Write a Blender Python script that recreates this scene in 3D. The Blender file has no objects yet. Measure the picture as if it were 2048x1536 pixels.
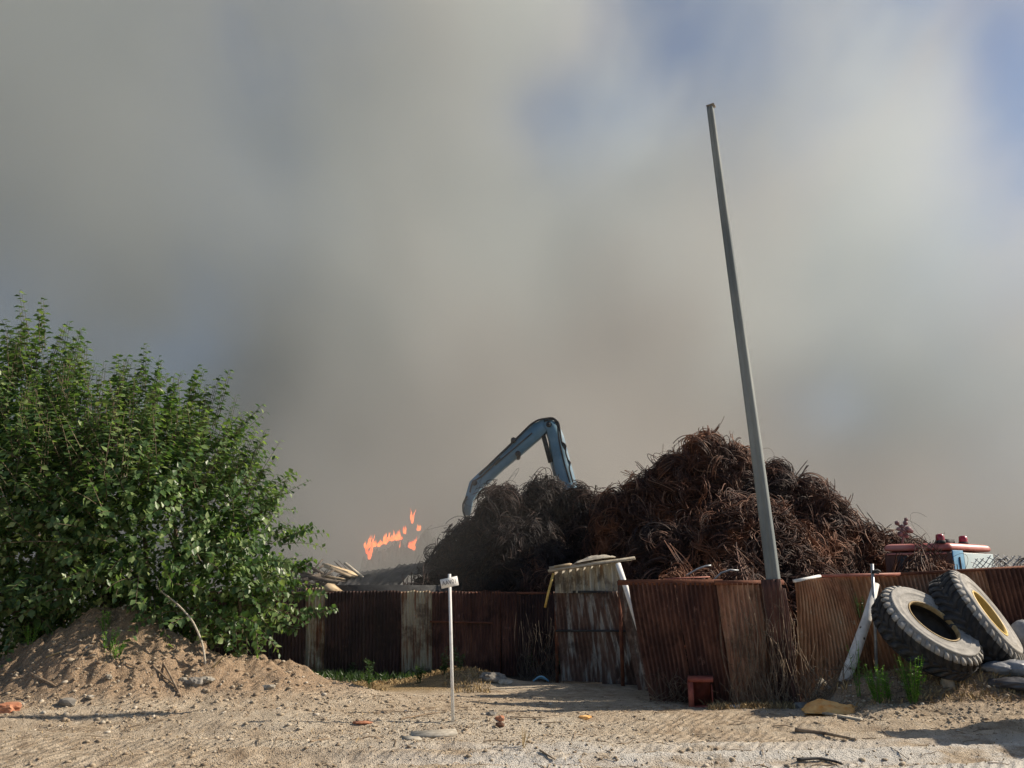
import bpy, math, random
import numpy as np
from mathutils import Vector, Matrix
random.seed(7); rng = np.random.default_rng(11)
sc = bpy.context.scene
R = math.radians
# ------------------------------------------------------------------ camera, sky, sun, exposure
PITCH = R(15.5); FPX = 1607.0; EYE = 1.6
cam = bpy.data.cameras.new('camera'); cam_o = bpy.data.objects.new('camera', cam); sc.collection.objects.link(cam_o)
cam_o.location = (0, 0, EYE); cam_o.rotation_euler = (R(90)+PITCH, 0, 0)
cam.sensor_width = 36; cam.lens = 36*FPX/2048; cam.clip_end = 4000; sc.camera = cam_o
SUN_EL = R(36); SUN_AZ = math.atan2(0.15, 1.0)           # from +x towards +y
sun_vec = Vector((math.cos(SUN_EL)*math.cos(SUN_AZ), math.cos(SUN_EL)*math.sin(SUN_AZ), math.sin(SUN_EL)))
sl = bpy.data.lights.new('sun', 'SUN'); sl.energy = 5.0; sl.angle = R(0.5); sl.color = (1, .88, .72)
so = bpy.data.objects.new('sun', sl); sc.collection.objects.link(so); so.rotation_euler = sun_vec.to_track_quat('Z', 'Y').to_euler()
wd = bpy.data.worlds.new('World'); sc.world = wd; wd.use_nodes = True
bg = wd.node_tree.nodes['Background']
sky = wd.node_tree.nodes.new('ShaderNodeTexSky'); sky.sky_type = 'NISHITA'; sky.sun_disc = False
sky.sun_elevation = SUN_EL; sky.sun_rotation = math.pi/2 - SUN_AZ; sky.dust_density = 1.0; sky.ozone_density = 2.5
wd.node_tree.links.new(sky.outputs[0], bg.inputs[0]); bg.inputs[1].default_value = 0.075
sc.view_settings.view_transform = 'Standard'; sc.view_settings.look = 'None'; sc.view_settings.exposure = 0.45
cy = sc.cycles; cy.use_denoising = True; cy.max_bounces = 6; cy.diffuse_bounces = 3; cy.glossy_bounces = 2
cy.transmission_bounces = 4; cy.volume_bounces = 2; cy.volume_step_rate = 1.4; cy.volume_max_steps = 28; cy.transparent_max_bounces = 8

# ------------------------------------------------------------------ helpers
cp, sp_ = math.cos(PITCH), math.sin(PITCH)
def at(px, py, Y):
    """the world point seen at that place of the photograph, Y metres in front of the camera"""
    v = (768-py)/FPX; t = Y/(cp - v*sp_)
    return Vector(((px-1024)/FPX*t, Y, EYE + t*(sp_ + v*cp)))
def gr(px, py, z=0.0):
    v = (768-py)/FPX; t = (z-EYE)/(sp_ + v*cp)
    return Vector(((px-1024)/FPX*t, t*(cp - v*sp_), z))

def link(o): sc.collection.objects.link(o); return o
def tag(o, label=None, cat=None, group=None, kind=None):
    if label: o['label'] = label
    if cat: o['category'] = cat
    if group: o['group'] = group
    if kind: o['kind'] = kind
    return o
def empty(name, loc, label=None, cat=None, group=None):
    o = bpy.data.objects.new(name, None); o.empty_display_size = .2; o.location = loc; link(o); tag(o, label, cat, group); return o

class MB:
    def __init__(s): s.v = []; s.q = []; s.t = []; s.n = 0
    def add(s, v, q=None, t=None):
        v = np.asarray(v, dtype=np.float64).reshape(-1, 3)
        if q is not None and len(q): s.q.append(np.asarray(q, dtype=np.int64).reshape(-1, 4)+s.n)
        if t is not None and len(t): s.t.append(np.asarray(t, dtype=np.int64).reshape(-1, 3)+s.n)
        s.v.append(v); s.n += len(v); return s
    def box(s, c, size, rot=None, taper=1.0, jit=0.0):
        hx, hy, hz = [k/2 for k in size]
        v = np.array([(x*hx*(taper if z > 0 else 1), y*hy*(taper if z > 0 else 1), z*hz) for x in (-1, 1) for y in (-1, 1) for z in (-1, 1)])
        if jit: v = v + rng.normal(0, jit, v.shape)
        if rot is not None: v = v @ np.array(rot.to_3x3() if hasattr(rot, 'to_3x3') else rot).T
        v = v + np.array(c)
        return s.add(v, [(0,1,3,2),(4,6,7,5),(0,4,5,1),(2,3,7,6),(0,2,6,4),(1,5,7,3)])
    def bar(s, a, b, w, h=None, up=(0, 0, 1), jit=0.0):
        a = Vector(a); b = Vector(b); d = (b-a); L = d.length; d.normalize(); h = h or w
        u = Vector(up); x = d.cross(u)
        if x.length < 1e-3: x = d.cross(Vector((1, 0, 0)))
        x.normalize(); z = x.cross(d).normalized()
        M = Matrix((x, d, z)).transposed()
        return s.box((a+b)/2, (w, L, h), M, jit=jit)
    def tubes(s, P, r, sides=4, caps=False):
        P = np.asarray(P, dtype=np.float64)
        if P.ndim == 2: P = P[None]
        N, K, _ = P.shape
        T = np.gradient(P, axis=1); T /= np.linalg.norm(T, axis=2, keepdims=True)+1e-9
        ref = np.array([.31, .22, .92])*np.ones((N, K, 3))
        al = np.abs((T*ref).sum(2).mean(1)) > .9; ref[al] = np.array([.95, .1, .1])
        n1 = np.cross(T, ref); n1 /= np.linalg.norm(n1, axis=2, keepdims=True)+1e-9
        n2 = np.cross(T, n1)
        a = np.arange(sides)/sides*2*np.pi
        r = np.broadcast_to(np.asarray(r, dtype=np.float64), (N, K)) if np.ndim(r) != 1 else np.broadcast_to(np.asarray(r)[None, :] if len(r) == K else np.asarray(r)[:, None], (N, K))
        V = P[:, :, None, :] + r[:, :, None, None]*(np.cos(a)[None, None, :, None]*n1[:, :, None, :] + np.sin(a)[None, None, :, None]*n2[:, :, None, :])
        idx = np.arange(N*K*sides).reshape(N, K, sides)
        A = idx[:, :-1, :]; B = np.roll(A, -1, 2); D = idx[:, 1:, :]; C = np.roll(D, -1, 2)
        q = np.stack([A, B, C, D], -1).reshape(-1, 4)
        if caps:
            q = list(map(tuple, q)); t = []
            for n in range(N):
                for k, rev in ((0, 1), (K-1, 0)):
                    ring = list(idx[n, k]); ring = ring[::-1] if rev else ring
                    for j in range(1, sides-1): t.append((ring[0], ring[j], ring[j+1]))
            return s.add(V, q, t)
        return s.add(V, q)
    def lathe(s, prof, axis_o, n, seg=48, fn=None):
        """prof: list of (radius, along) revolved round n through axis_o"""
        n = Vector(n).normalized(); u = n.orthogonal().normalized(); w = n.cross(u)
        prof = np.array(prof); K = len(prof); a = np.arange(seg)/seg*2*np.pi
        u, w, n = map(np.array, (u, w, n)); o = np.array(axis_o)
        V = o + prof[None, :, 0, None]*(np.cos(a)[:, None, None]*u + np.sin(a)[:, None, None]*w) + prof[None, :, 1, None]*n
        idx = np.arange(seg*K).reshape(seg, K); A = idx[:, :-1]; B = idx[:, 1:]; C = np.roll(B, -1, 0); D = np.roll(A, -1, 0)
        return s.add(V, np.stack([A, D, C, B], -1).reshape(-1, 4))
    def grid(s, V):
        V = np.asarray(V); a, b, _ = V.shape; i = np.arange(a*b).reshape(a, b)
        return s.add(V, np.stack([i[:-1, :-1], i[1:, :-1], i[1:, 1:], i[:-1, 1:]], -1).reshape(-1, 4))
    def build(s, name, m, parent=None, smooth=False, local=None):
        V = np.concatenate(s.v); org = Vector((0, 0, 0))
        if parent is not None: org = parent_world(parent)
        elif local is not None: org = Vector(local)
        V = V - np.array(org)
        q = np.concatenate(s.q) if s.q else np.zeros((0, 4), int); t = np.concatenate(s.t) if s.t else np.zeros((0, 3), int)
        me = bpy.data.meshes.new(name); me.vertices.add(len(V)); me.vertices.foreach_set('co', V.astype(np.float32).ravel())
        li = np.concatenate([q.ravel(), t.ravel()]).astype(np.int32); me.loops.add(len(li)); me.loops.foreach_set('vertex_index', li)
        tot = np.concatenate([np.full(len(q), 4), np.full(len(t), 3)]).astype(np.int32)
        me.polygons.add(len(tot)); st = np.concatenate([[0], np.cumsum(tot)[:-1]]).astype(np.int32)
        me.polygons.foreach_set('loop_start', st); me.polygons.foreach_set('loop_total', tot)
        if smooth: me.polygons.foreach_set('use_smooth', np.ones(len(tot), bool))
        me.update(calc_edges=True); me.validate()
        if m is not None: me.materials.append(m)
        o = bpy.data.objects.new(name, me); link(o)
        if parent is not None: o.parent = parent
        elif local is not None: o.location = org
        return o
def parent_world(p):
    v = Vector((0, 0, 0))
    while p is not None: v = v + p.location; p = p.parent
    return v

def hash2(ix, iy, seed):
    h = (ix.astype(np.int64)*374761393 + iy.astype(np.int64)*668265263 + seed*982451653) & 0x7fffffff
    h = ((h ^ (h >> 13))*1274126177) & 0x7fffffff
    return ((h ^ (h >> 16)) & 0xffff)/65535.0
def vnoise(x, y, seed=0):
    ix = np.floor(x); iy = np.floor(y); fx = x-ix; fy = y-iy; fx = fx*fx*(3-2*fx); fy = fy*fy*(3-2*fy)
    a = hash2(ix, iy, seed); b = hash2(ix+1, iy, seed); c = hash2(ix, iy+1, seed); d = hash2(ix+1, iy+1, seed)
    return (a*(1-fx)+b*fx)*(1-fy) + (c*(1-fx)+d*fx)*fy
def fbm(x, y, sc_, o=4, seed=0, g=.5):
    s = 0; a = 1; t = 0
    for k in range(o): s = s + a*(vnoise(x*sc_, y*sc_, seed+k*17)-.5); t += a; a *= g; sc_ *= 2.03
    return s/t*2

# ------------------------------------------------------------------ materials
class NT:
    def __init__(s, name):
        s.m = bpy.data.materials.new(name); s.m.use_nodes = True; s.n = s.m.node_tree; s.b = s.n.nodes['Principled BSDF']; s.out = s.n.nodes['Material Output']
        s.tc = s.new('ShaderNodeTexCoord'); s.geo = s.new('ShaderNodeNewGeometry'); s.P = s.geo.outputs['Position']
    def new(s, t): return s.n.nodes.new(t)
    def L(s, a, b): s.n.links.new(a, b)
    def val(s, sock, q):
        if isinstance(q, (int, float)): sock.default_value = q
        elif isinstance(q, tuple): sock.default_value = q if len(q) == 4 or sock.type == 'VECTOR' else q+(1,)
        else: s.L(q, sock)
    def math(s, op, a, b=None, clamp=False):
        k = s.new('ShaderNodeMath'); k.operation = op; k.use_clamp = clamp; s.val(k.inputs[0], a)
        if b is not None: s.val(k.inputs[1], b)
        return k.outputs[0]
    def noise(s, scale, detail=4, rough=.55, vec=None, stretch=None, dist=0):
        k = s.new('ShaderNodeTexNoise'); k.inputs['Scale'].default_value = scale; k.inputs['Detail'].default_value = detail; k.inputs['Roughness'].default_value = rough
        k.inputs['Distortion'].default_value = dist
        v = vec or s.P
        if stretch:
            mp = s.new('ShaderNodeMapping'); mp.inputs['Scale'].default_value = stretch; s.L(v, mp.inputs[0]); v = mp.outputs[0]
        s.L(v, k.inputs['Vector']); return k.outputs['Fac']
    def vor(s, scale, feat='F1', vec=None):
        k = s.new('ShaderNodeTexVoronoi'); k.inputs['Scale'].default_value = scale; k.feature = feat; s.L(vec or s.P, k.inputs['Vector']); return k
    def ramp(s, fac, stops):
        k = s.new('ShaderNodeValToRGB'); e = k.color_ramp.elements
        while len(e) < len(stops): e.new(.5)
        for i, (p, c) in enumerate(stops): e[i].position = p; e[i].color = c+(1,) if len(c) == 3 else c
        s.val(k.inputs[0], fac); return k.outputs[0]
    def mr(s, v, a, b, c=0.0, d=1.0):
        k = s.new('ShaderNodeMapRange'); k.interpolation_type = 'SMOOTHSTEP'; s.val(k.inputs[0], v)
        for i, q in enumerate((a, b, c, d)): k.inputs[i+1].default_value = q
        return k.outputs[0]
    def mix(s, f, a, b, mode='MIX'):
        k = s.new('ShaderNodeMix'); k.data_type = 'RGBA'; k.blend_type = mode; s.val(k.inputs[0], f); s.val(k.inputs[6], a); s.val(k.inputs[7], b); return k.outputs[2]
    def bump(s, h, strength=.5, dist=.02):
        k = s.new('ShaderNodeBump'); k.inputs['Strength'].default_value = strength; k.inputs['Distance'].default_value = dist; s.L(h, k.inputs['Height']); s.L(k.outputs[0], s.b.inputs['Normal'])
    def col(s, c): s.val(s.b.inputs['Base Color'], c)
    def rough(s, r): s.val(s.b.inputs['Roughness'], r)

def simple(name, c1, c2, scale=8, rough=.8, bump=.3, bd=.01, metal=0, island=0.0, stretch=None, stops=(.35, .65), spec=.3):
    t = NT(name); f = t.noise(scale, 5, .6, stretch=stretch); c = t.ramp(f, [(stops[0], c1), (stops[1], c2)])
    if island:
        g = t.mr(t.geo.outputs['Random Per Island'], 0, 1, 1-island, 1+island)
        k = t.new('ShaderNodeVectorMath'); k.operation = 'SCALE'; t.L(c, k.inputs[0]); t.L(g, k.inputs['Scale']); c = k.outputs[0]
    t.col(c); t.rough(rough); t.b.inputs['Metallic'].default_value = metal; t.b.inputs['Specular IOR Level'].default_value = spec
    if bump: t.bump(t.noise(scale*4, 4, .7, stretch=stretch), bump, bd)
    return t.m

def leafmat(name, ca, cb, cc, trans=.36):
    t = NT(name); r = t.geo.outputs['Random Per Island']
    c = t.ramp(r, [(0, ca), (.55, cb), (1, cc)])
    big = t.noise(1.3, 2); c2 = t.mix(t.mr(big, .35, .65), c, t.mix(1.0, c, (.75, .85, .7, 1), 'MULTIPLY'))
    t.col(c2); t.rough(.36); t.b.inputs['Specular IOR Level'].default_value = .35
    tr = t.new('ShaderNodeBsdfTranslucent'); t.L(t.mix(1.0, c2, (1.5, 1.7, .7, 1), 'MULTIPLY'), tr.inputs[0])
    mx = t.new('ShaderNodeMixShader'); mx.inputs[0].default_value = trans
    t.L(t.b.outputs[0], mx.inputs[1]); t.L(tr.outputs[0], mx.inputs[2]); t.L(mx.outputs[0], t.out.inputs[0]); return t.m

M = {}
M['leaf'] = leafmat('mulberry_leaf', (.055, .10, .042), (.105, .17, .068), (.27, .33, .15))
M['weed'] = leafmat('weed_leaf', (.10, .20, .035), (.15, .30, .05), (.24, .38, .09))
M['weed_dark'] = leafmat('shaded_weed_leaf', (.035, .065, .025), (.05, .09, .035), (.09, .13, .06))  # weed leaf with the shade put into its darker colour
M['straw'] = simple('dry_straw', (.28, .19, .09), (.42, .32, .17), 9, .9, 0, island=.35)
M['bark'] = simple('bark', (.10, .075, .05), (.2, .16, .11), 14, .9, .5)
M['twig'] = simple('dry_twig', (.13, .09, .06), (.30, .23, .16), 9, .9, .3, island=.3)
M['rust'] = simple('rust_metal', (.10, .035, .022), (.22, .085, .045), 6, .85, .4)
M['darkmetal'] = simple('dark_sheet', (.018, .019, .021), (.055, .055, .055), 2.5, .7, .2, stretch=(1, 1, 3))
M['wood'] = simple('weathered_wood', (.30, .26, .20), (.52, .47, .38), 7, .85, .4, island=.25, stretch=(1, 6, 6))
M['tanwood'] = simple('tan_board', (.42, .31, .19), (.62, .48, .31), 5, .85, .3, island=.25)
M['darkwood'] = simple('charred_wood', (.05, .042, .036), (.16, .13, .10), 6, .9, .4, island=.4)
M['concrete'] = simple('pole_concrete', (.13, .15, .155), (.24, .26, .25), 1.2, .9, .35, bd=.006, stretch=(1, 1, .35))
M['stone'] = simple('pale_stone', (.28, .25, .20), (.46, .42, .35), 12, .9, .4)
M['greystone'] = simple('grey_stone', (.15, .14, .125), (.29, .265, .23), 12, .9, .4)
M['brick'] = simple('brick_rubble', (.34, .13, .07), (.50, .24, .14), 12, .9, .4)
M['whitepaint'] = simple('white_paint', (.62, .60, .55), (.82, .81, .77), 9, .6, .15, stops=(.25, .5))
M['galv'] = simple('galvanised_pipe', (.25, .27, .29), (.42, .44, .46), 12, .45, .1, metal=.5)

# ------------------------------------------------------------------ ground
def ground_h(x, y):
    x = np.asarray(x, float); y = np.asarray(y, float)
    g = lambda cx, cy_, rx, ry, p=1: np.exp(-(((x-cx)/rx)**2 + ((y-cy_)/ry)**2)**p)
    z = .03*fbm(x, y, .35, 3, 5)
    wob = .5*fbm(x, y, .5, 2, 31)
    mound = 1.14*g(-7.15+wob*.5, 14.85, 1.35, 1.05) + .55*g(-5.1, 15.1+wob*.3, 1.9, 1.0) + .45*g(-9.6, 14.9, 2.0, 1.2) + .16*g(-3.6, 15.0, 1.5, .9) + .25*g(-6.3, 14.2, 1.6, .8)
    rough_m = np.clip(mound*1.6, 0, 1)
    mound = mound + rough_m*(.22*fbm(x, y, 1.6, 4, 9) + .17*np.abs(fbm(x, y, 3.8, 3, 12)) + .05*fbm(x, y, 12, 2, 15))
    # berm along the right fence
    sg = lambda q: 1/(1+np.exp(-q))
    b = (.40*sg((x-5.22)/.10) + .20*sg((x-6.5)/.3)) * np.exp(-np.clip(13.85-y, 0, 9)**2/.85)
    b = b*(1+.22*fbm(x, y, 1.3, 4, 41)) + np.clip(b*4, 0, 1)*(.06*fbm(x, y, 4, 3, 44)+.04*np.abs(fbm(x, y, 11, 3, 45)))
    z = z + mound + b
    z = z + .30*g(-1.05, 18.2, 1.0, .8) + .10*g(1.0, 17.3, 2.2, .8)
    # ruts of tyres crossing the yard
    near = np.clip((16.0-y)/3, 0, 1)
    for cy0, k, amp in ((10.15, .05, .055), (11.6, -.03, .05), (9.3, .09, .06), (12.3, .12, .045)):
        yy = y-(cy0+k*x+.30*np.sin(x*.45+cy0)+.10*fbm(x, y, .9, 2, 8))
        z = z - near*amp*np.exp(-(yy/.22)**2) + near*amp*.7*np.exp(-((np.abs(yy)-.38)/.14)**2)
    z = z + near*.05*g(-5.2, 12.3, 2.4, .5) - near*.17*g(-5.9, 12.3, 1.3, .5) + near*.12*g(-3.6, 12.7, 1.6, .4) + near*.06*g(-1.0, 13.2, 1.2, .35)
    z = z + near*(.030*fbm(x, y, 3, 4, 3) + .022*np.abs(fbm(x, y, 9, 3, 2)) + .012*fbm(x, y, 22, 2, 6))
    return z
def gz(x, y): return float(ground_h(np.array([x]), np.array([y]))[0])
def on(px, py, Y=None):
    """first ground point met by the line of sight through that place of the photograph"""
    v = (768-py)/FPX; yy = np.arange(7.0, 30.0, .01); t = yy/(cp - v*sp_); xx = (px-1024)/FPX*t; zz = EYE + t*(sp_ + v*cp)
    k = int(np.argmax(zz <= ground_h(xx, yy))); return Vector((float(xx[k]), float(yy[k]), gz(xx[k], yy[k])))

def axis(pts):
    out = []
    for (a, b, st) in pts: out += list(np.arange(a, b, st))
    return np.array(out+[pts[-1][1]])
gx = axis([(-1800, -300, 300), (-300, -60, 40), (-60, -14, 3), (-14, -10, .3), (-10, 9.5, .034), (9.5, 14, .3), (14, 60, 3), (60, 300, 40), (300, 1800, 300)])
gy = axis([(-300, -20, 40), (-20, 5, 2.5), (5, 7.4, .3), (7.4, 16.6, .030), (16.6, 22, .09), (22, 40, .8), (40, 120, 8), (120, 2400, 200)])
X, Y = np.meshgrid(gx, gy, indexing='ij')
Z = ground_h(X, Y)
mb = MB(); mb.grid(np.stack([X, Y, Z], -1))
def ground_material():
    t = NT('yard_soil'); P = t.P
    sep = t.new('ShaderNodeSeparateXYZ'); t.L(P, sep.inputs[0]); x, y, z = sep.outputs
    n1 = t.noise(.55, 5, .6); n2 = t.noise(4.5, 5, .65); n3 = t.noise(38, 4, .7); n4 = t.noise(110, 3, .7)
    soil = t.ramp(n2, [(.3, (.27, .195, .13)), (.5, (.49, .385, .27)), (.7, (.70, .585, .44))])
    pale = t.ramp(n3, [(.35, (.44, .37, .27)), (.6, (.70, .62, .50))])
    warm = t.ramp(n3, [(.3, (.20, .125, .075)), (.65, (.54, .385, .25))])
    c = t.mix(t.mr(n1, .38, .6), soil, t.mix(.35, soil, pale))
    pg = t.math('MULTIPLY', t.math('MULTIPLY', t.mr(x, -4.2, -2.2), t.mr(x, 2.6, .8)), t.math('MULTIPLY', t.mr(y, 9.6, 10.6), t.mr(y, 13.6, 12.4)))
    c = t.mix(t.math('MULTIPLY', pg, t.mr(t.noise(1.1, 4), .35, .6, .2, .85)), c, pale)
    # warmer heaped earth
    m = t.mr(z, .10, .35); c = t.mix(t.math('MULTIPLY', m, .85), c, warm)
    # chalky compacted dust near the camera
    s = t.math('SUBTRACT', t.math('ADD', 10.1, t.math('MULTIPLY', x, .06)), y)
    chalk = t.math('MULTIPLY', t.mr(s, -1.1, .5), t.mr(t.noise(.9, 5, .65, stretch=(1, 2.2, 1)), .36, .54))
    chalk = t.math('MULTIPLY', chalk, t.mr(x, -2.6, .4))
    c = t.mix(t.math('MULTIPLY', chalk, .85), c, (.74, .71, .65, 1))
    # pebbles
    v = t.vor(42); peb = t.mr(v.outputs['Distance'], .12, .42, 1, 0)
    pc = t.mix(t.mr(v.outputs['Color'], 0, 1), (.13, .095, .065, 1), (.74, .68, .58, 1))
    c = t.mix(t.math('MULTIPLY', t.math('MULTIPLY', peb, t.mr(t.noise(2.3, 3), .36, .55)), .8), c, pc)
    c = t.mix(.5, c, t.ramp(n4, [(.3, (.3, .3, .3)), (.7, (1.45, 1.45, 1.45))]), 'MULTIPLY')
    # darker ground towards the back fence and beyond, dry yellow litter before the back fence
    yg = t.math('MULTIPLY', t.mr(y, 16.3, 17.2), t.mr(y, 19.4, 18.4)); yg = t.math('MULTIPLY', yg, t.mr(x, -.2, -1.6))
    c = t.mix(t.math('MULTIPLY', yg, .75), c, t.ramp(n3, [(.35, (.16, .09, .03)), (.65, (.40, .27, .10))]))
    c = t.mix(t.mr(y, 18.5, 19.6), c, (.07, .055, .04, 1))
    t.col(c); t.rough(.95); t.b.inputs['Specular IOR Level'].default_value = .15
    # lug prints of tyres pressed in the dust
    wv = t.new('ShaderNodeTexWave'); wv.wave_type = 'BANDS'; wv.bands_direction = 'X'; wv.inputs['Scale'].default_value = 3.1; wv.inputs['Distortion'].default_value = 2.0; wv.inputs['Detail'].default_value = 2
    mp = t.new('ShaderNodeMapping'); mp.inputs['Rotation'].default_value = (0, 0, R(38)); t.L(P, mp.inputs[0]); t.L(mp.outputs[0], wv.inputs[0])
    band = t.math('MULTIPLY', t.mr(t.noise(.8, 2, stretch=(.35, 1.6, 1)), .46, .6), .034)
    h = t.math('ADD', t.math('MULTIPLY', n3, .045), t.math('ADD', t.math('MULTIPLY', peb, .014), t.math('MULTIPLY', wv.outputs['Fac'], band)))
    h = t.math('ADD', h, t.math('MULTIPLY', n4, .012))
    k = t.new('ShaderNodeBump'); k.inputs['Strength'].default_value = 1.0; k.inputs['Distance'].default_value = 1.0; t.L(h, k.inputs['Height']); t.L(k.outputs[0], t.b.inputs['Normal'])
    return t.m
ground = mb.build('ground', ground_material(), smooth=True); tag(ground, kind='structure')

# ------------------------------------------------------------------ smoke over the whole yard
def smoke():
    mb = MB(); x0, x1, y0, y1, z0, z1 = -150, 120, 18.6, 125, -1.5, 130
    mb.box(((x0+x1)/2, (y0+y1)/2, (z0+z1)/2), (x1-x0, y1-y0, z1-z0))
    t = NT('smoke_volume'); t.n.nodes.remove(t.b); P = t.tc.outputs['Object']
    pv = t.new('ShaderNodeVolumePrincipled'); t.L(pv.outputs[0], t.out.inputs['Volume'])
    nv = t.noise(.021, 4, .60)
    mp = t.new('ShaderNodeMapping'); mp.inputs['Location'].default_value = (3.1, 0, 7.7); mp.inputs['Rotation'].default_value = (0, R(35), 0); mp.inputs['Scale'].default_value = (1, .45, .75)
    t.L(P, mp.inputs[0]); nn = nv.node; t.L(mp.outputs[0], nn.inputs['Vector'])
    sep = t.new('ShaderNodeSeparateXYZ'); t.L(P, sep.inputs[0]); x, y, z = sep.outputs
    def blob(cx, cy_, cz, rx, ry, rz, shx=0.0, shz=0.0):
        """soft ellipsoid, optionally drawn out along a slant (shx, shz: metres sideways and up per metre of y)"""
        yy = t.math('SUBTRACT', y, cy_)
        a = t.math('DIVIDE', t.math('SUBTRACT', t.math('SUBTRACT', x, cx), t.math('MULTIPLY', yy, shx)), rx)
        b = t.math('DIVIDE', t.math('SUBTRACT', t.math('SUBTRACT', z, cz), t.math('MULTIPLY', yy, shz)), rz); c = t.math('DIVIDE', yy, ry)
        l = t.math('SQRT', t.math('ADD', t.math('ADD', t.math('MULTIPLY', a, a), t.math('MULTIPLY', b, b)), t.math('MULTIPLY', c, c)))
        return t.mr(t.math('ADD', l, t.math('MULTIPLY', t.math('SUBTRACT', nv, .5), 1.2)), .1, 1, 1, 0)
    d = t.math('MULTIPLY', t.math('ADD', t.math('MULTIPLY', t.mr(nv, .41, .60), .080), .004), 1.0)
    thin = t.mr(t.math('ADD', x, t.math('MULTIPLY', z, .35)), 0, 90, 1, .42)
    d = t.math('MULTIPLY', d, thin)
    for b, k in [((5, 75, 52, 24, 170, 18, .08, .70), .88), ((54, 75, 58, 17, 170, 40, .72, .75), .95), ((29, 70, 18.5, 12, 150, 8, .40, .23), .72), ((-33, 75, 25, 13, 150, 11, -.44, .32), .72), ((-14, 75, 66, 16, 150, 12, -.18, .85), .5), ((46, 75, 70, 14, 150, 14, .6, .9), .6)]:
        d = t.math('MULTIPLY', d, t.math('SUBTRACT', 1.0, t.math('MULTIPLY', blob(*b), k)))
    xr = t.math('MAXIMUM', x, 0.0); d = t.math('MULTIPLY', d, t.mr(t.math('SUBTRACT', y, t.math('MULTIPLY', xr, .32)), 28, 50))
    # low veil drifting over the left heap and dense bank along the ground
    d = t.math('ADD', d, t.math('MULTIPLY', t.mr(t.math('SQRT', t.math('ADD', t.math('POWER', t.math('DIVIDE', t.math('ADD', x, 3.5), 8.0), 2.0), t.math('POWER', t.math('DIVIDE', t.math('SUBTRACT', y, 24.5), 6.0), 2.0))), 0, 1, .030, 0), t.mr(z, 2, 9, 1, 0)))
    d = t.math('ADD', d, t.math('MULTIPLY', t.math('MULTIPLY', t.mr(z, 18, 0), t.mr(t.math('SUBTRACT', y, t.math('MULTIPLY', xr, .3)), 30, 48)), .025))
    bank = t.math('MULTIPLY', t.math('MULTIPLY', t.mr(z, 40, 4), t.mr(y, 54, 76)), t.mr(nv, .34, .56, .012, .045)); d = t.math('ADD', d, bank)
    t.L(t.math('MAXIMUM', d, .0003), pv.inputs['Density'])
    pv.inputs['Anisotropy'].default_value = .2
    nc = t.noise(.040, 2, .6, vec=P, stretch=(1, .35, 1)); pc = t.mix(t.mr(nc, .42, .58), (.81, .87, .865, 1), (.83, .785, .745, 1)); pc = t.mix(t.mr(t.math('ADD', z, t.math('MULTIPLY', nv, 30)), 40, 18, 0, .8), pc, (.80, .73, .675, 1)); sooty = t.mr(t.math('ADD', x, t.math('MULTIPLY', z, -.15)), -70, 50); pc = t.mix(sooty, (.80, .84, .82, 1), pc); t.L(pc, pv.inputs['Color'])
    o = mb.build('smoke', t.m); tag(o, 'grey brown smoke filling the sky behind the scrap heaps', 'smoke', kind='stuff'); return o
smoke()

# ------------------------------------------------------------------ loose stones and clods
phi = (1+5**.5)/2
ICO = np.array([(-1,phi,0),(1,phi,0),(-1,-phi,0),(1,-phi,0),(0,-1,phi),(0,1,phi),(0,-1,-phi),(0,1,-phi),(phi,0,-1),(phi,0,1),(-phi,0,-1),(-phi,0,1)])/1.9
ICOF = np.array([(0,11,5),(0,5,1),(0,1,7),(0,7,10),(0,10,11),(1,5,9),(5,11,4),(11,10,2),(10,7,6),(7,1,8),(3,9,4),(3,4,2),(3,2,6),(3,6,8),(3,8,9),(4,9,5),(2,4,11),(6,2,10),(8,6,7),(9,8,1)])
def stones(mb, x, y, s, flat=.6):
    n = len(x); z = ground_h(x, y)
    a = rng.uniform(0, 6.28, n); sc3 = np.stack([s*rng.uniform(.7, 1.5, n), s*rng.uniform(.7, 1.2, n), s*flat*rng.uniform(.6, 1.2, n)], -1)
    V = ICO[None]*(1+rng.normal(0, .16, (n, 12, 3))); V = V*sc3[:, None, :]
    ca, sa = np.cos(a)[:, None], np.sin(a)[:, None]
    V = np.stack([V[..., 0]*ca - V[..., 1]*sa, V[..., 0]*sa + V[..., 1]*ca, V[..., 2]], -1)
    V += np.stack([x, y, z+s*.12], -1)[:, None, :]
    mb.add(V, None, (ICOF[None]+12*np.arange(n)[:, None, None]).reshape(-1, 3))
gm = NT('gravel_stones'); r = gm.geo.outputs['Random Per Island']
gm.col(gm.mix(.35, gm.ramp(r, [(0, (.17, .12, .08)), (.5, (.33, .26, .18)), (.85, (.46, .39, .29)), (1, (.66, .61, .52))]), gm.ramp(gm.noise(60, 3), [(.3, (.15, .1, .06)), (.7, (.5, .42, .32))])))
gm.rough(.95); gm.b.inputs['Specular IOR Level'].default_value = .1
mb = MB()
n = 17000
x = rng.uniform(-9.6, 8.5, n); y = 7.6+(rng.uniform(0, 1, n)**1.1)*8.3; s = .006+.024*rng.uniform(0, 1, n)**6
keep = (fbm(x, y, .7, 3, 77)+rng.uniform(-.5, .5, n)) > -.12; stones(mb, x[keep], y[keep], s[keep]*1.25)
n = 6000; x = rng.normal(-.9, 1.6, n); y = rng.normal(11.6, 1.1, n); s = .006+.016*rng.uniform(0, 1, n)**4; stones(mb, x, y, s)
n = 5200; x = rng.normal(-6.2, 2.2, n); y = rng.normal(13.9, .9, n); s = .007+.04*rng.uniform(0, 1, n)**9; stones(mb, x, y, s, .75)
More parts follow.
